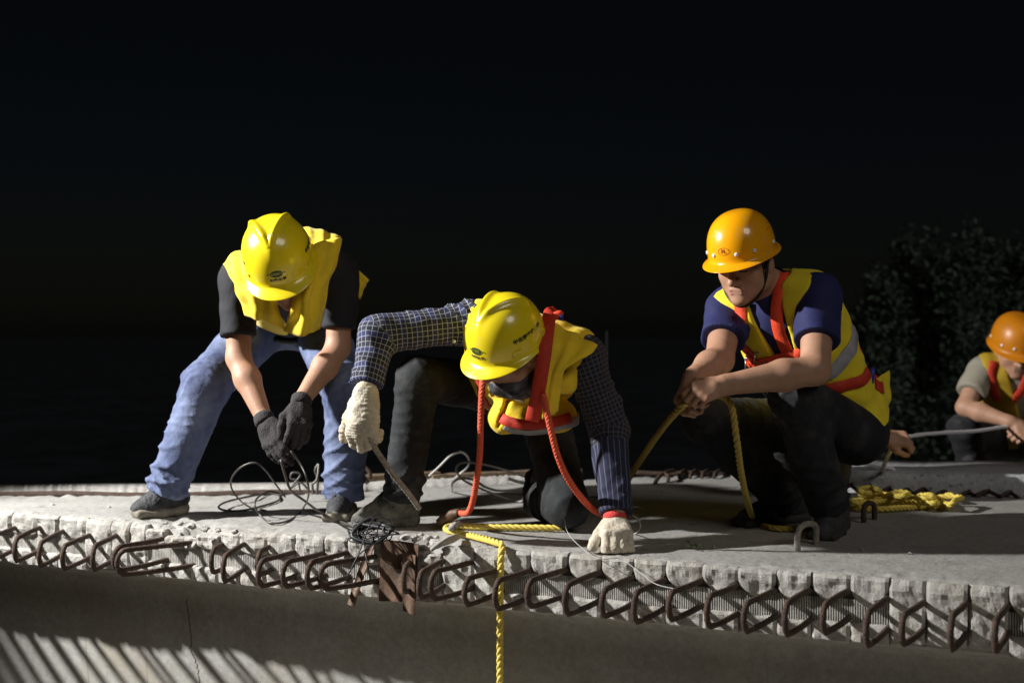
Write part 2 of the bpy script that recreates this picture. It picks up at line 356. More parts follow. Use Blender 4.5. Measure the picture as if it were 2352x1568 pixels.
def nets(f, lo, hi, h, B=6):
    nb = np.maximum(1, np.ceil((np.asarray(hi)-lo)/(h*B))).astype(int); n = nb*B; lo = np.asarray(lo, np.float32)
    ib = np.stack(np.meshgrid(*[np.arange(k) for k in nb], indexing='ij'), -1).reshape(-1, 3)
    cc = lo+(ib*B+(B-1)/2)*h; dv = f(cc.astype(np.float32))
    act = np.abs(dv) < B*h*0.87*1.35+2*h
    Vv = np.where(dv < 0, -1, 1).astype(np.float32).reshape(nb)
    Vv = np.repeat(np.repeat(np.repeat(Vv, B, 0), B, 1), B, 2)
    off = np.stack(np.meshgrid(*[np.arange(B)]*3, indexing='ij'), -1).reshape(-1, 3)
    ab = ib[act]
    for s in range(0, len(ab), 1500):
        idx = (ab[s:s+1500, None, :]*B+off[None]).reshape(-1, 3)
        Vv[idx[:, 0], idx[:, 1], idx[:, 2]] = f((lo+idx*h).astype(np.float32))
    S = Vv < 0
    cnt = np.zeros(n-1, np.uint8)
    for c in CORN: cnt += S[c[0]:n[0]-1+c[0], c[1]:n[1]-1+c[1], c[2]:n[2]-1+c[2]]
    cell = np.argwhere((cnt > 0) & (cnt < 8))
    vals = np.stack([Vv[cell[:, 0]+c[0], cell[:, 1]+c[1], cell[:, 2]+c[2]] for c in CORN], 1)
    acc = np.zeros((len(cell), 3)); w = np.zeros(len(cell))
    for a, b in EDGES:
        va, vb = vals[:, a], vals[:, b]; m = (va < 0) != (vb < 0); t = np.where(m, va/(va-vb+1e-12), 0)
        acc += m[:, None]*(CORN[a]+t[:, None]*(CORN[b]-CORN[a])); w += m
    verts = lo+(cell+acc/w[:, None])*h
    ID = np.full(n-1, -1, np.int32); ID[cell[:, 0], cell[:, 1], cell[:, 2]] = np.arange(len(cell))
    F = []
    for ax in range(3):
        u, v = (ax+1) % 3, (ax+2) % 3
        sl0 = [slice(None)]*3; sl1 = [slice(None)]*3; sl0[ax] = slice(0, n[ax]-1); sl1[ax] = slice(1, n[ax])
        d = S[tuple(sl0)] != S[tuple(sl1)]
        e = np.argwhere(d); e = e[(e[:, u] > 0) & (e[:, v] > 0) & (e[:, u] < n[u]-1) & (e[:, v] < n[v]-1)]
        def cid(du, dvv):
            q = e.copy(); q[:, u] -= du; q[:, v] -= dvv; return ID[q[:, 0], q[:, 1], q[:, 2]]
        qd = np.stack([cid(1, 1), cid(0, 1), cid(0, 0), cid(1, 0)], 1)
        flip = ~S[e[:, 0], e[:, 1], e[:, 2]]; qd[flip] = qd[flip][:, ::-1]; F.append(qd)
    F = np.vstack(F); F = F[(F >= 0).all(1)]
    return verts, F
def solid(name, f, lo, hi, h, mat_, parent=None):
    v, q = nets(f, lo, hi, h); return mesh_np(name, v, q, mat_, parent)
def grad(f, p, e=0.003):
    g = np.stack([f(p+np.eye(3, dtype=np.float32)[i]*e)-f(p-np.eye(3, dtype=np.float32)[i]*e) for i in range(3)], 1)
    return g/(np.linalg.norm(g, axis=1)[:, None]+1e-9)
def snap(f, p, it=6):
    p = np.asarray(p, np.float32)
    for _ in range(it): p = p-grad(f, p)*f(p)[:, None]
    return p
def hit(f, px, py, d0=3.0):
    """first point of a solid seen along the line from the eye through px,py"""
    e = V(0, 0, EYE); dr = nrm(P(px, py, 1.0)-e); t = d0
    for _ in range(160):
        s = float(f((e+dr*t)[None].astype(np.float32))[0])
        if s < 0.0008: break
        t += max(0.001, s*0.7)
        if t > 8: return None
    return e+dr*t
def strap(name, f, pts, width, mat_, parent=None, lift=0.002, th=0.003, n=50, px=True, d0=3.0):
    if px:
        hs = [hit(f, *q, d0) for q in pts]; dm = np.median([h[1] for h in hs if h is not None] or [d0+1.1])
        pts = [h if h is not None else snap(f, P(*q, dm+0.03)[None])[0] for h, q in zip(hs, pts)]
    path = snap(f, spline(pts, n)); nor = grad(f, path, 0.008)
    for _ in range(3):
        path[1:-1] = (path[:-2]+2*path[1:-1]+path[2:])/4; nor[1:-1] = (nor[:-2]+2*nor[1:-1]+nor[2:])/4
    nor /= np.linalg.norm(nor, axis=1)[:, None]
    v, q = ribbon_geo(path+nor*lift, nor, width, th); return mesh_np(name, v, q, mat_, parent, smooth=False)
def wob(p, s, seed=0.0):
    x, y, z = p[:, 0]*s, p[:, 1]*s, p[:, 2]*s
    return (np.sin(x*1.3+1.7*np.sin(y*0.9+seed)+seed)+np.sin(y*1.1+1.5*np.sin(z*1.2+seed*2))+np.sin(z*1.4+1.6*np.sin(x*0.8+seed*3)))/3
def folds(p, a, b, amp, freq, seed=0.0, warp=1.0):
    """broken, slanting creases across the limb a-b"""
    ax = nrm(np.asarray(b)-np.asarray(a)); sd = nrm(np.cross(ax, V(0.2, 1, 0.1))); q = p-np.asarray(a, np.float32)
    t = q@ax.astype(np.float32); u = q@sd.astype(np.float32)
    w1 = wob(p, 11, seed); w2 = wob(p, 23, seed+2); o = 0
    for k, (sl, fr) in enumerate(((0.75, 0.62), (-0.55, 0.85), (0.25, 1.3))):
        g = np.sin(freq*fr*(t+sl*u)+warp*(3.0*w1+1.6*w2)+k*2.0+seed); m = np.clip(wob(p, 9+3*k, seed+5*k)*1.6+0.25, 0, 1)
        o = o+m*(np.maximum(0, 1-np.abs(g)*1.25)**1.3)*(1.5, 1.2, 0.7)[k]
    return amp*(o-0.5)
# ------------------------------------------------------------------ body pieces
def hand(wr, d, back, thumb, curl=(25, 35, 25), spread=4, tcurl=(35, 20), s=1.0, fat=0.0, per=None):
    """palm, four unequal jointed fingers and a thumb. d: pointing, back: out of the back of the hand, thumb: side of the thumb"""
    d = nrm(d); back = nrm(back-np.dot(back, d)*d); t = np.cross(d, back); t = t if np.dot(t, thumb) > 0 else -t
    wr = np.asarray(wr, float); L = [seg(wr-d*0.02, wr+d*0.03*s, 0.025+fat, 0.026+fat, 0.015)]
    lat = [0.030, 0.0105, -0.0095, -0.028]; kn = [0.088, 0.092, 0.087, 0.078]
    ln = [(0.040, 0.025, 0.020), (0.044, 0.028, 0.021), (0.041, 0.026, 0.020), (0.032, 0.020, 0.018)]
    for i in range(4):
        k0 = wr+(d*0.022+t*lat[i]*0.75)*s; k1 = wr+(d*kn[i]+t*lat[i])*s
        L.append(seg(k0, k1, (0.0145+fat), 0.0125+fat, 0.012))
        c = per[i] if per else curl; a = 0.0; p0 = k1; sp = (1.5-i)*spread
        dd = nrm(d*math.cos(R(sp))+t*math.sin(R(sp)))
        for j in range(3):
            a += R(c[j]); v = dd*math.cos(a)-back*math.sin(a); p1 = p0+v*ln[i][j]*s*0.95
            r0 = (0.0100, 0.0092, 0.0082)[j]*(0.9 if i == 3 else 1); L.append(seg(p0, p1, r0*s+fat, r0*0.92*s+fat, 0.004)); p0 = p1
    b0 = wr+(d*0.018+t*0.022-back*0.006)*s; b1 = wr+(d*0.052+t*0.050-back*0.018)*s
    L.append(seg(b0, b1, 0.017+fat, 0.0135+fat, 0.014))
    v = nrm(d*0.9+t*0.35-back*0.25); a = R(tcurl[0]); v = nrm(v*math.cos(a)-nrm(t*0.7+back*0.5)*math.sin(a)); b2 = b1+v*0.034*s
    L.append(seg(b1, b2, 0.0125+fat, 0.0110+fat, 0.006)); a = R(tcurl[1]); v = nrm(v*math.cos(a)-nrm(t*0.8+back*0.4)*math.sin(a))
    L.append(seg(b2, b2+v*0.026*s, 0.0110+fat, 0.0092+fat, 0.005)); return L
def head(c, f, u, s=1.0):
    f = nrm(f); u = nrm(np.asarray(u)-np.dot(u, f)*f); r = np.cross(u, f); A = np.stack([r, f, u]).astype(np.float32)
    q = lambda x, y, z: np.asarray(c)+(r*x+f*y+u*z)*s
    L = [ell(q(0, -0.012, 0.035), (0.076*s, 0.094*s, 0.088*s), A, 0.02), ell(q(0, 0.030, -0.030), (0.062*s, 0.062*s, 0.078*s), A, 0.03),
         ell(q(0, 0.050, -0.078), (0.044*s, 0.040*s, 0.034*s), A, 0.03), ell(q(0, 0.080, -0.098), (0.024*s, 0.018*s, 0.016*s), A, 0.02),
         seg(q(0, 0.088, 0.010), q(0, 0.114, -0.030), 0.0085*s, 0.0125*s, 0.009), seg(q(-0.014, 0.099, -0.034), q(0.014, 0.099, -0.034), 0.0088*s, 0.0088*s, 0.006),
         seg(q(-0.038, 0.078, 0.022), q(0.038, 0.078, 0.022), 0.012*s, 0.012*s, 0.018),
         seg(q(-0.017, 0.0885, -0.059), q(0.017, 0.0885, -0.059), 0.0070*s, 0.0070*s, 0.006), seg(q(-0.015, 0.087, -0.071), q(0.015, 0.087, -0.071), 0.0080*s, 0.0080*s, 0.004)]
    for m in (-1, 1):
        L += [ell(q(m*0.042, 0.058, -0.022), (0.026*s, 0.022*s, 0.026*s), A, 0.02), ell(q(m*0.056, 0.010, -0.058), (0.020*s, 0.040*s, 0.026*s), A, 0.03),
              ell(q(m*0.078, -0.006, -0.006), (0.009*s, 0.019*s, 0.032*s), A, 0.008), seg(q(m*0.083, -0.012, 0.018), q(m*0.082, -0.016, -0.018), 0.006*s, 0.006*s, 0.005),
              ell(q(m*0.033, 0.072, 0.002), (0.016*s, 0.014*s, 0.012*s), A, 0.008)]
    return L, q, A
def torso(pel, neck, hipA, hipB, shA, shB, fat=0.0):
    S = nrm(neck-pel); Lp = nrm(hipB-hipA); Lc = nrm(shB-shA)
    def ax(l):
        l = nrm(l-np.dot(l, S)*S); return np.stack([l, np.cross(l, S), S])
    ap, ac = ax(Lp), ax(Lc); am = ax(Lp+Lc); D = neck-pel
    L = [ell(pel, (0.165+fat, 0.115+fat, 0.115), ap, 0.05), ell(pel+D*0.34, (0.150+fat, 0.112+fat, 0.15), am, 0.07),
         ell(pel+D*0.66, (0.165+fat, 0.118+fat, 0.165), ac, 0.07), seg(lerp(shA, shB, 0.10), lerp(shA, shB, 0.90), 0.062+fat*0.6, 0.062+fat*0.6, 0.06),
         ell(pel+D*0.86, (0.12, 0.085, 0.09), ac, 0.06)]
    return L, S, ac
def limb(a, b, ra, rb, k=0.03): return seg(a, b, ra, rb, k)
def shoe(name, heel, toe, ank, up_mat, sole_mat, parent, s=1.0, tilt=None, h=0.005, lace=None):
    """low shoe: heel and toe are the ends of its sole"""
    heel = np.asarray(heel, float); toe = np.asarray(toe, float); d = nrm(toe-heel); ln = np.linalg.norm(toe-heel)
    u = V(0, 0, 1); u = nrm(u-np.dot(u, d)*d) if tilt is None else nrm(tilt); t = np.cross(d, u); A = np.stack([d, t, u])
    q = lambda x, z, y=0: heel+d*ln*x+u*z+t*y
    U = [seg(q(0.13, 0.058), q(0.40, 0.056), 0.034*s, 0.034*s, 0.03), seg(q(0.40, 0.050), q(0.66, 0.040), 0.036*s, 0.033*s, 0.03), seg(q(0.62, 0.034), q(0.84, 0.027), 0.040*s, 0.029*s, 0.025), seg(q(0.80, 0.026), q(0.93, 0.024), 0.030*s, 0.018*s, 0.02),
         seg(q(0.13, 0.060), lerp(q(0.16, 0.11), ank, 0.9), 0.034*s, 0.043*s, 0.02), seg(q(0.50, 0.066), lerp(q(0.34, 0.115), ank, 0.85), 0.026*s, 0.034*s, 0.025), seg(q(0.62, 0.052), q(0.40, 0.098), 0.022*s, 0.024*s, 0.02)]
    SO = [box(q(0.28, 0.014), (0.29*ln, 0.036*s, 0.015), A, 0.013, 0.02), box(q(0.70, 0.012), (0.28*ln, 0.045*s, 0.013), A, 0.012, 0.03), seg(q(0.06, 0.022), q(0.12, 0.022), 0.024*s, 0.026*s, 0.02), seg(q(0.90, 0.018), q(0.965, 0.022), 0.026*s, 0.014*s, 0.02)]
    def fu(p):
        d = ev(U, p)+0.0012*wob(p, 90); x = ((p-heel.astype(np.float32))@d_)/ln; z = (p-heel.astype(np.float32))@u_
        for c0, sl in ((0.74, -1.6), (0.30, 2.2), (0.52, 3.0)): e = x-(c0+sl*(z-0.03)); d = d+0.0022*np.exp(-(e/0.012)**2)
        return np.maximum(d, 0.018-z).astype(np.float32)
    d_ = d.astype(np.float32); u_ = u.astype(np.float32)
    lo, hi = bbox(U); o = solid(name, fu, lo, hi, h, up_mat, parent)
    lo, hi = bbox(SO); solid('sole', lambda p: ev(SO, p)+0.0012*wob(p, 120), lo, hi, h, sole_mat, o)
    if lace is not None:
        vs, fs, k = [], [], 0; fl = lambda p: ev(U, p)
        for i in range(5):
            x = 0.42+0.065*i; g = snap(fl, np.array([q(x-0.035, 0.085, -0.030*s), q(x-0.01, 0.12, -0.014), q(x, 0.13, 0.0), q(x+0.01, 0.12, 0.014), q(x+0.035, 0.085, 0.030*s)]))
            v, f = tube_geo(spline(g, 14), 0.0032, 6); vs.append(v); fs.append(f+k); k += len(v)
        for m_ in (-1, 1):
            g = snap(fl, np.array([q(0.42, 0.13, 0.0), q(0.46, 0.12, m_*0.02), q(0.42, 0.10, m_*0.04)]))+u*0.006; v, f = tube_geo(spline(g, 10), 0.003, 6); vs.append(v); fs.append(f+k); k += len(v)
        tag(mesh_np('lace', np.vstack(vs), np.vstack(fs), lace, o), None, None, kind='stuff')
    return o
# ------------------------------------------------------------------ hard hats
def helmet(c, f, u, kind, parent, s=1.0, text=True, mt=None):
    f = nrm(f); u = nrm(np.asarray(u)-np.dot(u, f)*f); r = np.cross(f, u); c = np.asarray(c, float)   # r: wearer's right
    a, b, H, n = 0.112*s, (0.128 if kind == 'V' else 0.132)*s, 0.138*s, 2.35
    W = lambda x, y, z: c+np.outer(x, r)+np.outer(y, f)+np.outer(z, u)
    def ridge(x, y):
        if kind != 'V': return 0*x
        out = np.zeros_like(x)
        for m in (-1, 1):
            p0 = V(m*0.003*s, 0.082*s); p1 = V(m*0.056*s, -0.055*s); dx = p1-p0; t = np.clip(((x-p0[0])*dx[0]+(y-p0[1])*dx[1])/(dx@dx), 0, 1)
            e = np.hypot(x-p0[0]-t*dx[0], y-p0[1]-t*dx[1]); out = np.maximum(out, 0.0115*s*np.exp(-(e/(0.0115*s))**2)*(0.45+0.55*np.clip(t*5, 0, 1)))
        k = np.clip((y-0.065*s)/(0.03*s), 0, 1)*np.clip((0.118*s-y)/(0.03*s), 0, 1); out = np.maximum(out, 0.004*s*np.exp(-(x/(0.014*s))**2)*k)
        return out
    nth, nr = 160, 72
    th = np.linspace(0, 2*math.pi, nth, endpoint=False)
    ph = np.linspace(0, 1, nr); rho = np.sin(ph*math.pi/2)
    verts = []
    for q in rho[1:]:
        z = H*(max(0, 1-q**n))**(1/n); x = a*q*np.sin(th); y = b*q*np.cos(th); g = ridge(x, y)
        nx, ny, nz = x/a**2, y/b**2, z/H**2+0*x; l = np.sqrt(nx**2+ny**2+nz**2)+1e-9
        verts.append(W(x+g*nx/l, y+g*ny/l, z+g*nz/l))
    # rim: short skirt, then a flange that grows into the peak in front
    front = np.clip(np.cos(th), 0, 1)
    if kind == 'V': ext = 0.008+0.032*front**1.5; drop = 0.010+0.013*front**1.5
    else: ext = 0.013+0.027*front**2.2+0.008*np.clip(-np.cos(th), 0, 1)**2; drop = 0.010+0.008*front**2-0.012*np.clip(-np.cos(th), 0, 1)**2
    for k, (e, d) in enumerate([(0.002, 0.012), (0.10, 0.2), (0.35, 0.45), (0.7, 0.75), (0.95, 0.98), (1.0, 1.05), (0.94, 1.10)]):
        if k == 0: x, y, z = a*1.005*np.sin(th), b*1.005*np.cos(th), -0.012*s+0*th
        else: x = (a*1.005+ext*s*e)*np.sin(th); y = (b*1.005+ext*s*e)*np.cos(th); z = (-0.012-(drop)*d)*s
        verts.append(W(x, y, z))
    x, y = a*0.97*np.sin(th), b*0.97*np.cos(th); verts.append(W(x, y, -0.016*s+0*th))
    for q in rho[::-6][1:]:
        z = (H-0.004)*(max(0, 1-q**n))**(1/n); verts.append(W(a*0.97*q*np.sin(th), b*0.97*q*np.cos(th), z+0*th))
    rings = len(verts); verts = np.vstack([W(np.zeros(1), np.zeros(1), np.full(1, H+ridge(np.zeros(1), np.zeros(1))[0]))]+verts)
    i = (np.arange(rings-1)*nth+1)[:, None]; j = np.arange(nth)[None, :]; j2 = (j+1) % nth
    F = np.stack([i+j, i+nth+j, i+nth+j2, i+j2], -1).reshape(-1, 4)
    jj = np.arange(0, nth, 2); F = np.vstack([F, np.stack([0*jj, jj+1, jj+2, (jj+2) % nth+1], 1)])
    o = mesh_np('helmet', verts, F, M[mt or ('hy' if kind == 'V' else 'ho')], parent)
    def surf(tx, z, off=0.0012):
        z = np.clip(z, 0.001, H*0.98); q = (1-(z/H)**n)**(1/n); x, y = a*q*np.sin(tx), b*q*np.cos(tx)
        nx, ny, nz = x/a**2, y/b**2, z/H**2; l = np.sqrt(nx**2+ny**2+nz**2); return W(x+off*nx/l, y+off*ny/l, z+off*nz/l)
    def wrap(name, v2, faces, th0, z0, m, slope=0.0, up=1.0):
        v2 = np.asarray(v2, float); tx = th0-v2[:, 0]/((a+b)/2*0.93); z = z0+v2[:, 1]*0.92
        return mesh_py(name, surf(tx, z), [tuple(q) for q in faces], m, o)
    def text2d(body, size, sp=1.0):
        cu = bpy.data.curves.new('lettering', 'FONT'); cu.body = body; cu.size = size; cu.align_x = 'CENTER'; cu.align_y = 'CENTER'; cu.space_character = sp; cu.resolution_u = 3; cu.offset = size*0.045
        ob = bpy.data.objects.new('tmp', cu); C.objects.link(ob); dg = bpy.context.evaluated_depsgraph_get(); me = ob.evaluated_get(dg).to_mesh()
        v = [tuple(x.co) for x in me.vertices]; fc = [tuple(p.vertices) for p in me.polygons]; ob.evaluated_get(dg).to_mesh_clear(); bpy.data.objects.remove(ob); bpy.data.curves.remove(cu); return v, fc
    def disc(th0, z0, rr, name, m, lift=0.003, rz=None):
        k = 16; an = np.linspace(0, 2*math.pi, k, endpoint=False); rz = rz or rr
        v = [(0, 0)]+[(rr*math.cos(x), rz*math.sin(x)) for x in an]; v = np.array(v); tx = th0+v[:, 0]/((a+b)/2*0.93); z = z0+v[:, 1]
        top = surf(tx, z, lift); top[0] += (top[0]-c)/np.linalg.norm(top[0]-c)*lift*0.3; bot = surf(tx, z, -0.002)
        fc = [(0, 1+q, 1+(q+1) % k) for q in range(k)]+[(1+q, k+2+q, k+2+(q+1) % k, 1+(q+1) % k) for q in range(k)]
        return mesh_py(name, np.vstack([top, bot]), fc, m, o, True)
    if kind == 'V' and text:
        # emblem: oval ring with bars inside, two side marks, and four characters below
        an = np.linspace(0, 2*math.pi, 28, endpoint=False); v = []; fc = []
        for q in an: v += [(0.021*math.cos(q), 0.0125*math.sin(q)), (0.0172*math.cos(q), 0.0092*math.sin(q))]
        for q in range(28): e = (q+1) % 28; fc.append((2*q, 2*e, 2*e+1, 2*q+1))
        def rect(x0, x1, y0, y1):
            k = len(v); v.extend([(x0, y0), (x1, y0), (x1, y1), (x0, y1)]); fc.append((k, k+1, k+2, k+3))
        for y0 in (-0.0092, 0.0052): rect(-0.0115, 0.0115, y0, y0+0.004)
        for x0 in (-0.0125, -0.0063, -0.0001, 0.0061, 0.0113): rect(x0, x0+0.0026, -0.006, 0.006)
        for x0 in (-0.013, 0.0105): rect(x0, x0+0.004, -0.0035, 0.0035)
        wrap('emblem', v, fc, 0.0, 0.034*s, M['green'])
        for x0 in (-0.0295, 0.0255):
            v, fc = [], []; rect(x0, x0+0.004, -0.0025, 0.0025); wrap('emblem_mark', v, fc, 0.0, 0.034*s, M['green'])
        v, fc = text2d('中国化学', 0.0125, 1.25); wrap('lettering', v, fc, 0.0, 0.0125*s, M['black'])
        v, fc = text2d('中化学交建集团', 0.0150, 1.05)
        wrap('lettering', v, fc, -R(88), 0.044*s, M['black']); wrap('lettering', v, fc, R(88), 0.044*s, M['black'])
        for th0 in (R(62), -R(62), R(118), -R(118)):   # bracket slots at the rim
            v = [(-0.013, -0.006), (0.013, -0.006), (0.013, 0.006), (-0.013, 0.006)]; tx = th0+np.array([q[0] for q in v])/0.12
            lo_, hi_ = surf(tx, np.array([0.003, 0.003, 0.016, 0.016])*s, -0.002), surf(tx, np.array([0.003, 0.003, 0.016, 0.016])*s, 0.004)
            mesh_py('slot_cover', np.vstack([lo_, hi_]), [(4, 5, 6, 7), (0, 1, 5, 4), (1, 2, 6, 5), (2, 3, 7, 6), (3, 0, 4, 7)], M['hy'], o)
    if kind == 'R':
        for q in (22, 52, 100, 140, -22, -52, -100, -140): disc(R(q), 0.016*s, 0.0062, 'rivet', M['white'])
        if text:
            an = np.linspace(0, 2*math.pi, 24, endpoint=False); v = []; fc = []
            for q in an: v += [(0.020*math.cos(q), 0.0125*math.sin(q)), (0.0185*math.cos(q), 0.0110*math.sin(q))]
            for q in range(24): e = (q+1) % 24; fc.append((2*q, 2*e, 2*e+1, 2*q+1))
            wrap('emblem', v, fc, 0.0, 0.030*s, M['vent']); v, fc = text2d('PL', 0.0165); wrap('lettering', v, fc, 0.0, 0.030*s, M['vent'])
        for side in (-1, 1):
            for i in range(3):
                for k in range(2 if i else 1): disc(R(side*(92+9*i)), (0.066+0.016*k)*s, 0.0022, 'vent_hole', M['vent'], 0.0008)
    return o, W
# ================================================================== the place
E0 = G(0, 1173); E1 = G(2352, 1346); UB = nrm(E1-E0); NB = V(-UB[1], UB[0], 0)      # edge line of the near flange, NB points into the girder
if NB[1] < 0: NB = -NB
def edge(px):                                   # point of the flange edge line (z = 0) seen in column px
    k = (px-1176.0)/FPX; s = (k*E0[1]-E0[0])/(UB[0]-k*UB[1]); return E0+UB*s
def along(px): return float(np.dot(edge(px)-E0, UB))
def fp(s, inn, z): return E0+UB*s+NB*inn+V(0, 0, z)
TH = 0.186
def n3(x, y, z, s): return mnoise.noise(Vector((x*s, y*s, z*s)))

# ground: one sheet to the horizon
xs = np.concatenate([[-900, -300, -120, -60], np.linspace(-30, 30, 61), [60, 120, 300, 900]]); ys = np.concatenate([[-900, -300, -100, -40], np.linspace(-20, 45, 66), [70, 120, 300, 900]])
gx, gy = np.meshgrid(xs, ys, indexing='ij'); gz = -1.35+0.10*np.sin(gx*0.7+1.3*np.sin(gy*0.5))*np.sin(gy*0.6)+0.05*np.sin(gx*2.1+gy*1.7)
v = np.stack([gx, gy, gz], -1).reshape(-1, 3); a, b = len(xs), len(ys); i = np.arange(a-1)[:, None]*b; j = np.arange(b-1)[None, :]
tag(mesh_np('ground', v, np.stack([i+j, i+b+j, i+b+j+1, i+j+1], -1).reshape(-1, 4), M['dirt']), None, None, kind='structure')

girder = empty('bridge_girder', 'pale concrete bridge girder with chipped edge, rows of bent rusty bars and workers on top', 'girder')
# deck slab, its back edge follows the seen back line
BACK = [(-700, 5.02), (0, 5.15), (420, 5.16), (760, 5.22), (900, 5.38), (1230, 5.60), (1450, 5.82), (1700, 5.94), (1930, 5.90), (2352, 5.90), (3000, 5.85)]
def back_pt(px): return P(px, 769, np.interp(px, [q[0] for q in BACK], [q[1] for q in BACK]))*V(1, 1, 0)
cols = np.linspace(-600, 2950, 420); rows = np.concatenate([np.linspace(0, 0.14, 22)[:-1], np.linspace(0.14, 1, 46)])
BROK = lambda px: math.exp(-((px-430)/85.0)**2)+0.8*math.exp(-((px-985)/55.0)**2)+0.25*math.exp(-((px-600)/60.0)**2)
g = np.zeros((len(cols), len(rows), 3))
for ci, px in enumerate(cols):
    e = edge(px); f0 = fp(along(px), 0.020, 0)*V(1, 1, 0); bk = back_pt(px); br = BROK(px)
    dist = np.linalg.norm((bk-f0)[:2])
    for ri, t in enumerate(rows):
        p = f0+(bk-f0)*t; m = t*dist
        z = 0.0022*n3(p[0], p[1], 0, 9)+0.0014*n3(p[0], p[1], 3, 33)+0.0016*max(0, n3(p[0], p[1], 7, 70))
        ch = math.exp(-m/0.035); z += ch*(-0.005+0.010*n3(p[0], p[1], 2, 24)+0.006*n3(p[0], p[1], 5, 60))
        if br > 0.03:
            q = br*math.exp(-(m/0.16)**2); z += q*(-0.028+0.040*n3(p[0], p[1], 2, 13)+0.022*n3(p[0], p[1], 4, 38)+0.012*n3(p[0], p[1], 8, 80))
        eb = math.exp(-(dist-m)/0.05); z += eb*(0.010*n3(p[0], p[1], 9, 26)+0.005)
        g[ci, ri] = (p[0], p[1], z)
a, b = len(cols), len(rows); v = g.reshape(-1, 3); i = np.arange(a-1)[:, None]*b; j = np.arange(b-1)[None, :]
F = np.stack([i+j, i+b+j, i+b+j+1, i+j+1], -1).reshape(-1, 4)
# sides and underside
lo = v.copy(); lo[:, 2] = -TH+0.004; N0 = len(v); vv = np.vstack([v, lo]); F2 = F[:, ::-1]+N0
r0 = np.arange(a-1)*b; fr = np.stack([r0+N0, r0+b+N0, r0+b, r0], 1); r1 = r0+b-1; bk = np.stack([r1, r1+b, r1+b+N0, r1+N0], 1)
c0 = np.arange(b-1); e1 = (a-1)*b+np.arange(b-1); le = np.stack([c0, c0+1, c0+1+N0, c0+N0], 1); ri_ = np.stack([e1+N0, e1+1+N0, e1+1, e1], 1)
mesh_np('deck_slab', vv, np.vstack([F, F2, fr, bk, le, ri_]), M['deck'], girder)
# recessed web under the flange
WD = 0.215
s0, s1 = along(-600), along(2950); nn = 160; vv = []
for k in range(nn+1):
    s = s0+(s1-s0)*k/nn
    for inn, z in ((0.028, -TH+0.003), (0.05, -TH-0.010), (WD-0.02, -TH-0.045), (WD, -TH-0.07), (WD, -0.32), (WD, -0.45), (WD, -0.7), (WD, -1.5)):
        vv.append(fp(s, inn+0.0015*n3(s, z, 0, 6), z))
q = 8; i = np.arange(nn)[:, None]*q; j = np.arange(q-1)[None, :]
mesh_np('web', vv, np.stack([i+j, i+j+1, i+q+j+1, i+q+j], -1).reshape(-1, 4), M['web'], girder, smooth=False)
# crack in the web and faint board joints
def web_line(name, pts, wd, m):
    path = np.array([fp(along_web(px, py)[0], WD-0.0006, along_web(px, py)[1]) for px, py in pts]); path = spline(path, 60)
    jit = np.array([n3(k*0.1, 0, 0, 7) for k in range(len(path))]); path = path+UB*jit[:, None]*wd*1.6
    ww = wd*(0.6+0.7*np.abs(np.array([n3(k*0.1, 5, 0, 5) for k in range(len(path))])))
    L_, R_ = path-UB*ww[:, None]/2, path+UB*ww[:, None]/2; n_ = len(path); v = np.vstack([L_, R_]); k = np.arange(n_-1)
    return mesh_np(name, v, np.stack([k, k+n_, k+n_+1, k+1], 1), m, girder)
def along_web(px, py):
    k = (px-1176.0)/FPX; o = E0+NB*WD; s = (k*o[1]-o[0])/(UB[0]-k*UB[1]); d = (o+UB*s)[1]; return s, EYE-(py-769.0)*d/FPX
M['crack'] = mat('crack', (0.06, 0.055, 0.045), 0.95); M['joint'] = mat('board_joint', (0.24, 0.22, 0.18), 0.95)
web_line('crack', [(428, 1375), (434, 1420), (440, 1470), (438, 1490), (452, 1525), (460, 1575)], 0.006, M['crack'])
for pts in ([(176, 1330), (188, 1400), (196, 1470), (205, 1575)], [(330, 1360), (334, 1480), (340, 1575)], [(1755, 1460), (1765, 1575)]): web_line('board_joint', pts, 0.0022, M['joint'])
# rusty hairpin bars that stick out of the flange: tip column, column where the bar leaves the face, reach, height offset
c1 = lambda x: x*0.3043; c2 = lambda x: 574.2+x*0.3043; c3 = lambda x: 1148.4+x*0.3043; c4 = lambda x: 1722.7+x*0.3592
HP = [(c1(-115), c1(85)), (c1(90), c1(270)), (c1(275), c1(440)), (c1(450), c1(650)), (c1(680), c1(845)), (c1(838), c1(1250)), (c1(862), c1(1480)), (c1(1575), c1(1650)), (c1(1665), c1(1815)), (c1(1925), c1(2015)),
      (c2(42), c2(340)), (c2(228), c2(560)), (c2(412), c2(740)), (c2(508), c2(1005)), (c2(1140), c2(1205)), (c2(1255), c2(1450)), (c2(1343), c2(1690)), (c2(1598), c2(1895)), (c2(1828), c2(2115)),
      (c3(185), c3(510)), (c3(468), c3(760)), (c3(748), c3(1002)), (c3(990), c3(1250)), (c3(1253), c3(1530)), (c3(1540), c3(1800)), (c3(1820), c3(2090)),
      (c4(205), c4(390)), (c4(448), c4(640)), (c4(725), c4(890)), (c4(953), c4(1125)), (c4(1265), c4(1395)), (c4(1548), c4(1655)), (c4(1850), c4(1930)), (c4(2120), c4(2190)), (c4(2400), c4(2460))]
px_of = lambda s_: 1176+FPX*(E0+UB*s_)[0]/(E0+UB*s_)[1]
for k in range(1, 12):
    s_ = along(HP[k-1 if k == 1 else 0][1])-0.094; HP.insert(0, (px_of(s_)-52-2*k, px_of(s_)))
notch = sorted(set([along(a_) for t_, a_ in HP]))
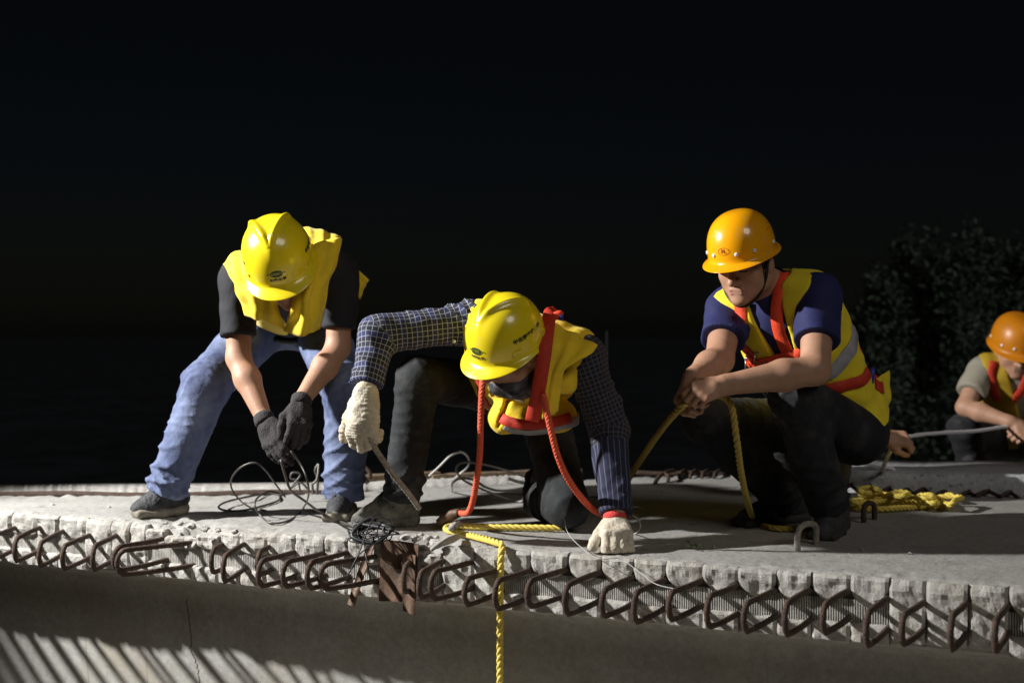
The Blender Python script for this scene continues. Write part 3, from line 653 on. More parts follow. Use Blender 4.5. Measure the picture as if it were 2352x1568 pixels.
for k, (tx, axx) in enumerate(HP):
    k -= 11; Lr = 0.215+0.012*math.sin(k*2.3) if k > 9 else 0.235
    if k in (7, 9, 14): Lr = 0.10
    sa = along(axx); rb = 0.0084
    kk = (tx+6-1176.0)/FPX; o = E0-NB*Lr; st = (kk*o[1]-o[0])/(UB[0]-kk*UB[1])      # where the tip column meets the plane Lr in front of the face
    A_ = fp(sa, 0.05, 0); T_ = fp(st, -Lr, 0); zt = -0.055+0.006*math.sin(k*1.7); zb = zt-0.078+0.005*math.sin(k*3.1)
    dirv = nrm(T_-A_); Lh = np.linalg.norm(T_-A_); rr = 0.036; path = [A_+V(0, 0, zt), A_+dirv*(Lh-rr)*0.5+V(0, 0, zt+0.003*math.sin(k)), A_+dirv*(Lh-rr)+V(0, 0, zt)]
    for q in range(1, 8):
        an = math.pi*q/8; path.append(A_+dirv*(Lh-rr+math.sin(an)*rr)+V(0, 0, (zt+zb)/2+math.cos(an)*(zt-zb)/2))
    path += [A_+dirv*(Lh-rr)+V(0, 0, zb), A_+dirv*(Lh-rr)*0.5+V(0, 0, zb-0.002), A_+V(0, 0, zb+0.004)]
    pp = spline(path, 84); ribs = rb*(1+0.06*np.sign(np.sin(np.arange(len(pp))*2.1)))
    vv, ff = tube_geo(pp, ribs, 8); mesh_np('rebar_hairpin', vv, ff, M['rust'], girder)
# concrete teeth along the flange face, ribbed steel mesh strip and lower ledge
def face_block(name, sA, sB, zT, zB, proud, taper, m, seed, back=0.035, nx=11, nz=8, rough=0.009):
    vv = []
    for k in range(nz+1):
        tz = k/nz; z = zT+(zB-zT)*tz
        for q in range(nx+1):
            tx_ = q/nx; c = abs(tx_-0.5)*2; x = sA+(sB-sA)*tx_
            nar = taper*max(0, tz-0.45)**1.5; x = (sA+sB)/2+(x-(sA+sB)/2)*(1-nar)
            zz = z-(zB-zT)*0.0+taper*0.018*(c**2)*tz*1.2
            ed = max(0, c-0.78)/0.22; et = max(0, 0.16-tz)/0.16+max(0, tz-0.84)/0.16
            inn = -proud+0.006*ed**2+0.010*et**2+rough*n3(x, zz, seed, 16)+rough*0.7*n3(x, zz, seed, 45)
            if k == 0: zz += 0.004*n3(x, 0, seed, 30)
            kn_ = n3(x, zz, seed*1.7, 11); inn += 0.022*max(0, kn_-0.30)
            vv.append(fp(x, inn, zz))
    n1 = len(vv); w_ = nx+1; ff = [(r_*w_+c_, r_*w_+c_+1, (r_+1)*w_+c_+1, (r_+1)*w_+c_) for r_ in range(nz) for c_ in range(nx)]
    # rim back into the slab
    ring = [c_ for c_ in range(w_)]+[r_*w_+nx for r_ in range(1, nz+1)]+[nz*w_+c_ for c_ in range(nx-1, -1, -1)]+[r_*w_ for r_ in range(nz-1, 0, -1)]
    for c_ in ring: p = np.array(vv[c_]); dd = float(np.dot(p-E0, NB)); vv.append(p+NB*(back-dd))
    L_ = len(ring)
    for q in range(L_): e = (q+1) % L_; ff.append((ring[q], n1+q, n1+e, ring[e]))
    return mesh_py(name, vv, ff, m, girder, False)
FULL = [(c1(680), c1(1180)), (c2(1420), c2(1960)), (c4(880), c4(1600))]
nt_ = [along(-600)]+list(np.arange(along(-560), notch[0]-0.05, 0.092))+[notch[0]]
for s in notch[1:]:
    gap = s-nt_[-1]
    if gap < 0.045: continue
    if gap > 0.16:
        for q in range(1, int(round(gap/0.09))): nt_.append(nt_[-1]+gap/int(round(gap/0.09)))
    nt_.append(s)
nt_ += list(np.arange(nt_[-1]+0.09, along(2950), 0.092))
rg = random.Random(5)
ribs_v, ribs_f = [], []
for k in range(len(nt_)-1):
    sA, sB = nt_[k]+0.0012, nt_[k+1]-0.0012; pm = px_of((sA+sB)/2); br = BROK(pm)
    full = any(a_ < pm < b_ for a_, b_ in FULL)
    zt = -0.003-0.004*rg.random()-0.035*br
    if full: face_block('block', sA, sB, zt, -TH+0.012, 0.004+0.006*rg.random(), 0.12, M['block'], k, nz=12)
    else:
        face_block('block', sA, sB, zt, -0.080-0.008*rg.random(), 0.003+0.009*rg.random(), 0.75 if 1250 < pm else 0.3, M['block'], k, rough=0.009+0.012*br)
        s = nt_[k]; zA, zB = -0.070, -0.142
        while s < nt_[k+1]:
            n1 = len(ribs_v); i0, i1 = 0.0165, 0.0095
            ribs_v += [fp(s, i0, zA), fp(s+0.0015, i1, zA), fp(s+0.0035, i1, zA), fp(s+0.005, i0, zA), fp(s, i0, zB), fp(s+0.0015, i1, zB), fp(s+0.0035, i1, zB), fp(s+0.005, i0, zB)]
            ribs_f += [(n1+q, n1+q+1, n1+q+5, n1+q+4) for q in range(3)]; s += 0.0066
    if not full: face_block('ledge_block', nt_[k]+0.001, nt_[k+1]-0.001, -0.128-0.010*rg.random(), -TH-0.004*rg.random(), 0.004+0.008*rg.random(), 0.0, M['block'], k+300, rough=0.007)
tag(mesh_py('ribbed_mesh_strip', ribs_v, ribs_f, M['mesh'], girder), None, None, kind='stuff')

# second girder behind, separated by a dark gap on the left
g2 = empty('bridge_girder', 'neighbouring girder whose rough white edge shows behind the bent worker in jeans', 'girder')
pxs = np.linspace(-400, 1250, 260); vv = []
for px in pxs:
    d0 = np.interp(px, [q[0] for q in BACK], [q[1] for q in BACK]); r_ = 0.012*n3(px*0.01, 1, 0, 9)+0.008*n3(px*0.01, 4, 0, 30)
    f0, f1 = P(px, 769, d0+0.075), P(px, 769, d0+0.42)
    for p, z in ((f0, -0.16), (f0, 0.000+r_*0.7), (lerp(f0, f1, 0.12), 0.010+r_), (lerp(f0, f1, 0.5), 0.012+0.8*r_), (f1, 0.006), (f1, -0.16)): vv.append(V(p[0], p[1], z))
k = np.arange(len(pxs)-1)[:, None]*6; j = np.arange(5)[None, :]
mesh_np('deck_slab', vv, np.stack([k+j, k+6+j, k+6+j+1, k+j+1], -1).reshape(-1, 4), M['rough'], g2, smooth=False)
vv = []
for px in (-400, 1250):
    d0 = np.interp(px, [q[0] for q in BACK], [q[1] for q in BACK])
    for dd, z in ((0.12, -0.15), (0.34, -0.15), (0.34, -1.45), (0.12, -1.45)): p = P(px, 769, d0+dd); vv.append(V(p[0], p[1], z))
mesh_py('web', vv, [(0, 1, 5, 4), (1, 2, 6, 5), (2, 3, 7, 6), (3, 0, 4, 7), (0, 3, 2, 1), (4, 5, 6, 7)], M['web'], g2)
# raised kerb of the girder at the back right
kb = empty('concrete_kerb', 'low blue-grey concrete kerb with stub bars along the far right deck edge', 'kerb')
pxs = np.linspace(1925, 2900, 140); vv = []
for q_, px in enumerate(pxs):
    dk = 5.33-0.16*(px-1925)/430.0; zk = 0.084+0.004*math.sin(px*0.02); r_ = 0.010*n3(px*0.01, 2, 0, 12)+0.006*n3(px*0.01, 6, 0, 40)
    f0 = P(px, 769, dk); b0 = P(px, 769, dk+0.55)
    for p, z, o_ in ((f0, -0.03, 0), (f0, 0.02, r_), (f0, 0.052, -r_*0.7), (f0, zk-0.008, 0.008+r_*0.3), (f0, zk+r_*0.25, 0.022), (b0, zk, 0), (b0, -0.15, 0)): vv.append(V(p[0], p[1]+o_, z))
k = np.arange(len(pxs)-1)[:, None]*7; j = np.arange(6)[None, :]; F = np.stack([k+j, k+7+j, k+7+j+1, k+j+1], -1).reshape(-1, 4)
o = mesh_np('kerb_body', vv, F, M['kerb'], kb, smooth=False); 
mesh_py('kerb_end', vv[:7], [(0, 1, 2, 3, 4, 5, 6)], M['kerb'], kb)
for px, py, w_, h_ in ((1955, 1118, 16, 16), (1998, 1121, 24, 20), (2042, 1125, 20, 16), (2085, 1127, 18, 8), (2123, 1126, 22, 8), (2170, 1132, 24, 8), (2225, 1134, 26, 18), (2270, 1131, 30, 12), (2320, 1134, 22, 12)):
    dk = 5.33-0.16*(px-1925)/430.0-0.02; c_ = P(px, py, dk)
    L_ = P(px-w_, py+6, dk-0.05); R_ = P(px+w_*0.9, py+9, dk-0.06); T_ = P(px+2, py-h_*0.6, dk+0.045)
    tube('stub_bar', [L_, lerp(L_, c_, 0.7)+V(0, 0, 0.008), c_+V(0, 0, 0.006), R_], 0.0075, M['rust'], kb, n=16); tube('stub_bar', [T_, c_+V(0, 0, 0.004)], 0.009, M['rust'], kb, n=6, smooth_path=False)

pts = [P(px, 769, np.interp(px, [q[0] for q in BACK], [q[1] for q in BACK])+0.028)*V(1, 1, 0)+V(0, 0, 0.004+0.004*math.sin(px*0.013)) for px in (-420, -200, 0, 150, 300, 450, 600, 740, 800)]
tag(tube('gap_line_bar', pts, 0.015, M['rust'], n=120), 'long dark rusty bar added in the gap behind the deck for its dark line', 'bar')  # bar added along the back gap to give it a dark line
# ================================================================== people
def limb_uv(o, chains):
    """cloth coordinates: around the nearest limb piece and along it (metres)"""
    n = len(o.data.vertices); co = np.empty(n*3, np.float32); o.data.vertices.foreach_get('co', co); co = co.reshape(-1, 3)
    best = np.full(n, 9.0); uv = np.zeros((n, 3)); s = 0.0
    for a, b, rad in chains:
        a = np.asarray(a); b = np.asarray(b); d = b-a; l = np.linalg.norm(d); ax = d/l; t = (co-a)@ax
        q = co-a-np.outer(t, ax); r = np.linalg.norm(q, axis=1); e = r+np.maximum(0, np.maximum(-t, t-l))*1.5
        x = nrm(np.cross(ax, V(0.3, 1, 0.2))); y = np.cross(ax, x); ang = np.arctan2(q@y, q@x)
        m = e < best; best[m] = e[m]; uv[m] = np.stack([ang*rad, t+s, 0*t], 1)[m]; s += l
    attr(o, 'cloth', uv)
def trousers(parent, J, m, hem=0.0, amp=0.006, waist=None, thigh=0.088, knee=0.066, ank=0.055, h=0.0075, seed=1.0, name='trousers'):
    L = [ell(J['pel'], (0.175, 0.125, 0.12), np.stack([nrm(J['hipB']-J['hipA']), np.cross(nrm(J['hipB']-J['hipA']), J['S']), J['S']]), 0.05)]
    parts = []
    for s in 'AB':
        hp, kn, an = J['hip'+s], J['kn'+s], J['an'+s]; d = nrm(an-kn)
        L += [seg(hp, kn, thigh, knee, 0.035), seg(kn, an-d*hem, knee*1.0, ank, 0.03)]; parts.append((hp, kn, an, d))
    def f(p):
        d = ev(L, p)
        for hp, kn, an, dd in parts:
            for a, b, am, fr, sd in ((hp, kn, amp*0.8, 55, seed), (kn, an, amp*1.1, 70, seed+1)):
                ax = nrm(b-a); l = np.linalg.norm(b-a); t = ((p-a.astype(np.float32))@ax.astype(np.float32))/l
                near = np.exp(-(np.maximum(0, np.linalg.norm(p-a-np.outer(np.clip(t, 0, 1)*l, ax), axis=1)-0.03)/0.09)**2)
                wgt = near*np.clip(t*5+0.5, 0, 1)*(0.35+0.65*np.clip(t*1.2, 0, 1)**2); d = d-folds(p, a, b, am, fr, sd)*wgt
            q = (p-(an-dd*hem).astype(np.float32)); pl = q@dd.astype(np.float32)
            d = np.where(np.linalg.norm(q, axis=1) < 0.13, smax(d, pl.astype(np.float32), 0.006), d)
        if waist is not None: d = smax(d, ((p-waist.astype(np.float32))@J['S'].astype(np.float32)).astype(np.float32), 0.01)
        return d
    lo, hi = bbox(L, 0.04); o = solid(name, f, lo, hi, h, m, parent); return o, L
def sleeve(a, b, ra, rb, k=0.025): return seg(a, b, ra, rb, k)
def body_mesh(parent, J, extra, h=0.005, m='skin', k=1.0):
    L = list(J['torso'])+extra
    for s in 'AB':
        L += [seg(J['hip'+s], J['kn'+s], 0.072, 0.050, 0.03), seg(J['kn'+s], J['an'+s], 0.050, 0.032, 0.03), seg(J['an'+s]-V(0, 0, 0.01), lerp(J['heel'+s], J['toe'+s], 0.62)+V(0, 0, 0.036), 0.026, 0.016, 0.01)]
        e, w_ = J['el'+s], J['wr'+s]
        L += [seg(J['sh'+s], e, 0.050*k, 0.040*k, 0.03), seg(e, lerp(e, w_, 0.35), 0.040*k, 0.043*k, 0.02), seg(lerp(e, w_, 0.35), w_, 0.043*k, 0.027*k, 0.02)]
    lo, hi = bbox(L); return solid('body', lambda p: ev(L, p), lo, hi, h, M[m], parent), L
def finish(J):
    J['torso'], J['S'], J['ac'] = torso(J['pel'], J['neck'], J['hipA'], J['hipB'], J['shA'], J['shB']); return J
def tcoord(J, p):
    p = np.asarray(p, np.float32); D = J['neck']-J['pel']; l = np.linalg.norm(D); q = p-J['pel'].astype(np.float32); s = (q@J['S'].astype(np.float32))/l
    x = q@J['ac'][0].astype(np.float32); f = q@J['ac'][1].astype(np.float32)
    x0 = 0.0; return s, x, f, l
def vest_fn(J, infl, hem, arm=0.088, neckr=0.078, vs=0.55, vw=0.085, out=0.03, amp=0.004, seed=0.0, extra=[], vgap=0.008, xs=0.0):
    L = J['torso']; cuts = [seg(J['sh'+s]+J['ac'][0]*out*(-1 if s == 'A' else 1), J['el'+s], arm, arm*0.92, 0.01) for s in 'AB']
    nk = [seg(J['neck']-J['S']*0.015, J['neck']+J['S']*0.2+nrm(J['hd']-J['neck'])*0.05, neckr, neckr*1.1, 0.01)]
    def f(p):
        d = ev(L, p, infl); 
        if extra: d = smin(d, ev(extra, p), 0.03)
        d = d-amp*wob(p, 26, seed)-amp*0.7*wob(p, 55, seed+3)
        d = smax(d, -ev(cuts, p), 0.006); d = smax(d, -ev(nk, p), 0.006)
        s, x, fr, l = tcoord(J, p)
        wv = np.clip((s-vs)/(1.02-vs), 0, 1.3)*vw+np.where(s < vs, vgap, vgap); cut = np.where(fr > 0.02, wv-np.abs(x-xs), -0.1).astype(np.float32)
        d = smax(d, cut, 0.005); return smax(d, ((hem-s)*l).astype(np.float32), 0.006)
    return f
def shirt_fn(J, infl, frac, ra=0.066, rb=0.066, amp=0.004, seed=0.0, collar=0.0, cuffs=True):
    L = list(J['torso'])
    for s in 'AB': L.append(seg(J['sh'+s], lerp(J['sh'+s], J['el'+s], frac), ra-infl, rb-infl, 0.035))
    nk = [seg(J['neck']+J['S']*0.012, J['neck']+J['S']*0.2+nrm(J['hd']-J['neck'])*0.05, 0.066, 0.075, 0.01)]
    def f(p):
        d = ev(L, p, infl)-amp*wob(p, 24, seed)-amp*0.6*wob(p, 50, seed+1)
        for s in 'AB':
            e = lerp(J['sh'+s], J['el'+s], frac); dd = nrm(J['el'+s]-J['sh'+s]); q = p-e.astype(np.float32); pl = (q@dd.astype(np.float32)).astype(np.float32)
            d = np.where(np.linalg.norm(q, axis=1) < 0.105, smax(d, pl, 0.004), d)
        return smax(d, -ev(nk, p), 0.006)
    return f, L
def band(name, pts, width, m, parent, n=40, th=0.004, nor=None):
    path = spline(pts, n); nv = np.tile(nrm(nor if nor is not None else V(0, -1, 0.25)), (len(path), 1)); T = np.gradient(path, axis=0); T /= np.linalg.norm(T, axis=1)[:, None]
    nv = nv-T*(nv*T).sum(1)[:, None]; nv /= np.linalg.norm(nv, axis=1)[:, None]; v, f = ribbon_geo(path, nv, width, th); return mesh_np(name, v, f, m, parent)
def grip_cuff(name, w_, d, r, m, parent, ln=0.018):
    return tube(name, [w_-d*ln, w_-d*ln*0.3, w_+d*ln*0.4, w_+d*ln], [r, r*1.05, r*1.05, r*0.96], m, parent, n=10, k=18, smooth_path=False)

# ------------------------------------------------------------------ worker bent over in jeans
W1 = empty('person', 'person in yellow helmet, yellow vest, black tee and blue jeans bending over wires', 'person')
J = dict(hipA=P(603, 748, 4.96), hipB=P(733, 756, 4.96), pel=P(668, 728, 4.98), knA=P(474, 885, 4.62), knB=P(800, 905, 4.60), anA=P(388, 1112, 4.62), anB=P(790, 1122, 4.63),
         shA=P(547, 636, 4.48), shB=P(783, 628, 4.48), elA=P(548, 822, 4.43), elB=P(776, 800, 4.45), wrA=P(607, 962, 4.31), wrB=P(692, 920, 4.31), neck=P(668, 612, 4.42), hd=P(650, 640, 4.28),
         heelA=G(425, 1178), toeA=G(304, 1187), heelB=G(797, 1172), toeB=G(768, 1200))
finish(J)
fA, uA = V(0.139, -0.743, -0.654), V(-0.154, -0.669, 0.727); hb = P(641, 592, 4.27)
hl, hq, hA = head(hb-nrm(uA)*0.045, fA, uA)
hl.append(seg(hq(0, -0.03, -0.04), J['neck'], 0.054, 0.058, 0.03))
hdA = J['wrA']; dA = nrm(P(640, 1062, 4.22)-J['wrA']); hL1 = hand(J['wrA']+dA*0.012, dA, V(-0.55, -0.7, 0.2), V(0.8, -0.5, 0), curl=(18, 22, 14), spread=2, tcurl=(8, 5), fat=0.002)
dB = nrm(P(688, 1000, 4.22)-J['wrB']); hL2 = hand(J['wrB']+dB*0.012, dB, V(0.35, -0.85, 0.2), V(-0.9, -0.4, 0), curl=(28, 35, 25), spread=3, tcurl=(15, 10), fat=0.002)
body_mesh(W1, J, hl+[seg(J['wrA'], J['wrA']+dA*0.08, 0.022, 0.010, 0.02), seg(J['wrB'], J['wrB']+dB*0.08, 0.022, 0.010, 0.02)])
for hL, wr, d in ((hL1, J['wrA'], dA), (hL2, J['wrB'], dB)):
    lo, hi = bbox(hL); g_ = solid('glove', lambda p: ev(hL, p)-0.0012*wob(p, 120), lo, hi, 0.0033, M['gglove'], W1); grip_cuff('glove_cuff', wr+d*0.004, d, 0.033, M['gglove'], g_)
f, L = shirt_fn(J, 0.010, 0.74, 0.066, 0.062); lo, hi = bbox(L); solid('tee_shirt', f, lo, hi, 0.007, M['tee'], W1)
o, L = trousers(W1, J, M['jean'], hem=-0.035, amp=0.011, seed=2.0, thigh=0.104, knee=0.084, ank=0.072, h=0.0065)
tube('belt', [J['pel']+J['S']*0.10+nrm(np.cos(q)*J['ac'][0])*0, ][0:0] or [J['pel']+J['S']*0.085+J['ac'][0]*0.160*math.cos(q)+J['ac'][1]*0.120*math.sin(q) for q in np.linspace(0, 2*math.pi, 24)], 0.012, M['black'], W1, n=60)
vf = vest_fn(J, 0.017, 0.30, arm=0.066, out=0.075, neckr=0.082, vs=0.50, vw=0.06, amp=0.003, seed=1.0); lo, hi = bbox(J['torso'], 0.05)
vs_ = solid('vest', vf, lo, hi, 0.006, M['vest'], W1)
# loose front panels of the vest hang down from the chest
P1 = lambda a, b, d: P(a, b, d+0.105)
sheet('front_panel', [[P1(512, 606, 4.24), P1(545, 575, 4.24), P1(590, 585, 4.20), P1(630, 625, 4.19)],
                      [P1(530, 640, 4.21), P1(560, 640, 4.17), P1(600, 650, 4.15), P1(636, 672, 4.17)],
                      [P1(545, 675, 4.21), P1(575, 690, 4.16), P1(612, 694, 4.15), P1(642, 712, 4.18)],
                      [P1(566, 722, 4.24), P1(588, 733, 4.19), P1(612, 738, 4.19), P1(655, 758, 4.21)]], M['vest'], vs_, 0.006, ripple=0.006)
sheet('front_panel', [[P1(668, 640, 4.19), P1(705, 575, 4.20), P1(745, 552, 4.24), P1(784, 549, 4.28)],
                      [P1(668, 690, 4.17), P1(700, 640, 4.15), P1(735, 618, 4.17), P1(776, 600, 4.23)],
                      [P1(662, 735, 4.18), P1(695, 700, 4.14), P1(722, 680, 4.16), P1(756, 660, 4.21)],
                      [P1(655, 758, 4.21), P1(690, 772, 4.17), P1(715, 764, 4.18), P1(735, 757, 4.22)]], M['vest'], vs_, 0.006, ripple=0.007)
sheet('shoulder_flap', [[P1(690, 521, 4.40), P1(735, 527, 4.38), P1(783, 546, 4.36)], [P1(700, 545, 4.33), P1(742, 552, 4.30), P1(780, 568, 4.29)], [P1(705, 580, 4.27), P1(745, 585, 4.25), P1(776, 598, 4.25)]], M['vest'], vs_, 0.006, ripple=0.004)
sheet('side_flap', [[P1(795, 585, 4.45), P1(815, 612, 4.48), P1(847, 642, 4.52)], [P1(801, 625, 4.47), P1(817, 650, 4.50), P1(837, 662, 4.53)], [P1(807, 660, 4.50), P1(817, 672, 4.52), P1(827, 688, 4.54)]], M['vest'], vs_, 0.006, ripple=0.003)
helmet(hb, fA, uA, 'V', W1, s=1.03)
shoe('shoe', J['heelA'], J['toeA'], J['anA'], M['shoe'], M['sole'], W1, 1.08, lace=M['lace']); shoe('shoe', J['heelB'], J['toeB'], J['anB'], M['shoe'], M['sole'], W1, 1.05, lace=M['lace'])
J1 = J

# ------------------------------------------------------------------ worker kneeling in a check shirt
W2 = empty('person', 'person in yellow helmet, checked shirt and white gloves kneeling with one hand on the deck', 'person')
J = dict(hipA=P(1110, 885, 4.60), hipB=P(1240, 915, 4.56), pel=P(1178, 885, 4.62), knA=P(962, 868, 4.26), knB=P(1302, 1160, 4.26), anA=P(925, 1125, 4.33), anB=P(1244, 1148, 4.48),
         shA=P(1085, 742, 4.15), shB=P(1338, 818, 4.05), elA=P(868, 768, 4.06), elB=P(1398, 985, 4.07), wrA=P(838, 905, 3.98), wrB=P(1414, 1180, 3.93), neck=P(1212, 800, 4.06), hd=P(1165, 810, 3.93),
         heelA=G(955, 1206), toeA=G(812, 1212), heelB=P(1222, 1140, 4.72), toeB=G(1228, 1186))
finish(J)
fA, uA = V(-0.641, -0.57, -0.513), V(-0.225, -0.50, 0.836); hb = P(1163, 778, 3.92)
hl, hq, hA = head(hb-nrm(uA)*0.045, fA, uA); hl.append(seg(hq(0, -0.02, -0.05), J['neck'], 0.054, 0.06, 0.03))
dA = nrm(P(828, 1040, 3.94)-P(838, 912, 3.96)); hL1 = hand(P(838, 915, 3.97), dA, V(-0.3, -0.9, 0.05), V(-0.9, 0.1, 0), curl=(38, 62, 40), spread=1, tcurl=(0, 10), fat=0.006, s=1.16)
hL1 += [seg(P(840, 912, 3.97), P(832, 965, 3.96), 0.033, 0.037, 0.03)]
wB = P(1412, 1196, 3.94); dB = V(0.02, -0.86, -0.26); hL2 = hand(wB, dB, V(0.0, -0.25, 0.95), V(-1, 0.0, 0), per=[(44, 22, 8), (46, 24, 8), (46, 22, 8), (40, 20, 6)], spread=6, tcurl=(-5, 5), fat=0.0055, s=1.04)
body_mesh(W2, J, hl+[seg(J['wrA'], J['wrA']+dA*0.08, 0.022, 0.012, 0.02), seg(J['wrB'], wB+nrm(dB)*0.05, 0.022, 0.010, 0.02)])
for hL, wr, d, nm in ((hL1, P(838, 914, 3.97), dA, 'glove'), (hL2, P(1412, 1188, 3.93), nrm(wB-J['elB']), 'glove')):
    lo, hi = bbox(hL); g_ = solid(nm, lambda p: np.maximum(ev(hL, p)-0.0022*wob(p, 85, 3)-(0.002*np.abs(np.sin(p[:, 2]*260+3*wob(p, 40))) if hL is hL1 else 0), 0.0015-p[:, 2]), lo, hi, 0.0033, M['wglove'], W2); grip_cuff('glove_cuff', wr, d, 0.034, M['cuff'], g_, 0.011)
# shirt: body, long sleeves, cuffs
ch = [(J['shA'], J['elA'], 0.06), (J['elA'], J['wrA'], 0.055), (J['shB'], J['elB'], 0.06), (J['elB'], J['wrB'], 0.05), (J['pel'], J['neck'], 0.15)]
L = list(J['torso']); f = lambda p: ev(L, p, 0.010); lo, hi = bbox(L); o = solid('shirt_body', f, lo, hi, 0.008, M['plaid2'], W2); limb_uv(o, ch[4:])
for s, m_, fr in (('A', 'plaid', 1.0), ('B', 'plaid2', 0.52)):
    a, e, w_ = J['sh'+s], J['el'+s], J['wr'+s]; end = lerp(e, w_, fr if s == 'A' else 1.0)-(nrm(w_-e)*0.03 if s == 'A' else 0); mid = lerp(e, w_, 0.30)
    L2 = [seg(lerp(J['shA'], J['shB'], 0.22 if s == 'A' else 0.78), a, 0.066, 0.068, 0.04), seg(a, e, 0.066, 0.060, 0.04)]+([seg(e, end, 0.060, 0.050, 0.03)] if s == 'A' else [seg(e, mid, 0.060, 0.054, 0.03)])
    d2 = nrm(w_-e); cut = end if s == 'A' else mid
    def f(p, L2=L2, a=a, e=e, d2=d2, cut=cut, s=s):
        d = ev(L2, p)-folds(p, a, e, 0.006, 75, 4.0)-0.003*wob(p, 40, 1); q = p-cut.astype(np.float32)
        return np.where(np.linalg.norm(q, axis=1) < 0.1, smax(d, (q@d2.astype(np.float32)).astype(np.float32), 0.005), d)
    lo, hi = bbox(L2); o = solid('shirt_sleeve', f, lo, hi, 0.006, M[m_], W2); limb_uv(o, [(a, e, 0.06), (e, w_, 0.055)])
    if s == 'B':
        L3 = [seg(lerp(e, w_, 0.25), lerp(e, w_, 0.97), 0.058, 0.047, 0.02)]; fe = lerp(e, w_, 0.99)
        def f3(p): return smax(ev(L3, p)-0.0035*np.sin(10*np.arctan2((p-e)[:, 1], (p-e)[:, 0])+6*wob(p, 12)).astype(np.float32)-folds(p, e, w_, 0.003, 60, 2), ((p-fe.astype(np.float32))@d2.astype(np.float32)).astype(np.float32), 0.004)
        lo, hi = bbox(L3); o = solid('undersleeve', f3, lo, hi, 0.006, M['stripe'], W2); limb_uv(o, [(e, w_, 0.05)])
    else: q = snap(lambda p: ev(L2, p, 0.006), P(1047, 806, 4.05)[None])[0]; tube('shirt_button', [q+V(0, -0.004, 0), q+V(0, 0.004, 0)], 0.006, M['white'], o, n=3, smooth_path=False)
trousers(W2, J, M['grey'], hem=-0.03, amp=0.008, seed=5.0, thigh=0.090, knee=0.071, ank=0.064, h=0.007)
vex = [seg(P(1155, 960, 4.22), P(1290, 955, 4.18), 0.05, 0.05, 0.03), seg(P(1150, 890, 4.05), P(1300, 880, 4.0), 0.035, 0.035, 0.03)]
vf = vest_fn(J, 0.026, 0.12, arm=0.075, out=0.040, neckr=0.080, vs=0.60, vw=0.07, amp=0.006, seed=2.0, extra=vex, vgap=-0.01); lo, hi = bbox(J['torso']+vex, 0.05)
vs_ = solid('vest', vf, lo, hi, 0.006, M['vest'], W2)
sheet('shoulder_flap', [[P(1262, 735, 3.98), P(1310, 762, 3.97), P(1372, 795, 3.97)], [P(1255, 800, 3.91), P(1300, 812, 3.90), P(1352, 815, 3.92)], [P(1250, 880, 3.89), P(1275, 868, 3.89), P(1298, 850, 3.91)], [P(1245, 960, 3.93), P(1264, 955, 3.93), P(1282, 945, 3.95)]], M['vest'], vs_, 0.006, ripple=0.005)
vfu = lambda p: np.minimum(vf(p), ev(J['torso'], p, 0.02))
# dark scarf round the neck and chin
L = [seg(hq(-0.05, 0.02, -0.09), hq(0.05, 0.02, -0.09), 0.045, 0.045, 0.02), seg(J['neck'], hq(0, -0.01, -0.06), 0.072, 0.066, 0.03), ell(hq(0, 0.052, -0.078), (0.056, 0.052, 0.044), hA, 0.02), seg(hq(0.02, 0.03, -0.10), P(1180, 905, 3.90), 0.04, 0.012, 0.03)]
lo, hi = bbox(L); solid('scarf', lambda p: ev(L, p)-0.003*wob(p, 60, 2), lo, hi, 0.005, M['scarf'], W2)
helmet(hb, fA, uA, 'V', W2)
band('harness_strap', [P(1272, 738, 4.12), P(1266, 716, 4.03), P(1259, 742, 3.93), P(1252, 800, 3.865), P(1243, 860, 3.855), P(1234, 910, 3.865), P(1222, 966, 3.90)], 0.042, M['strapred'], W2)
strap('harness_strap', vfu, [(1100, 858), (1105, 895), (1125, 935), (1155, 962)], 0.040, M['strapred'], W2)
strap('harness_strap', vfu, [(1150, 960), (1190, 972), (1230, 974), (1275, 968), (1310, 958)], 0.034, M['strapred'], W2, lift=0.005)
strap('reflective_band', vfu, [(1160, 975), (1195, 990), (1240, 990), (1290, 975), (1330, 955)], 0.035, M['refl'], W2, lift=0.001)
q = snap(vfu, P(1160, 962, 4.1)[None])[0]; tube('buckle', [q+V(-0.025, -0.012, 0.006), q+V(0.02, -0.014, -0.010)], 0.006, M['steel'], W2, n=4, smooth_path=False)
q = P(1276, 726, 4.0); lp = [ell(q, (0.020, 0.014, 0.012), None, 0.01), ell(q+V(0.012, 0, 0.008), (0.012, 0.012, 0.010), None, 0.01)]; lo, hi = bbox(lp); solid('harness_loop', lambda p: ev(lp, p)+0.001*wob(p, 150), lo, hi, 0.003, M['strap'], W2); tube('blue_tab', [q+V(0.010, -0.010, -0.004), q+V(0.022, -0.008, -0.006)], 0.008, M['blue'], W2, n=3, smooth_path=False)
shoe('boot', J['heelA'], J['toeA'], J['anA'], M['boot'], M['boot'], W2, 1.15, lace=M['black'])
shoe('boot', P(1216, 1092, 4.58), P(1222, 1180, 4.50), J['anB'], M['boot'], M['dsole'], W2, 1.2, tilt=V(0.75, -0.45, 0.2))
J2 = J; vf2 = vfu
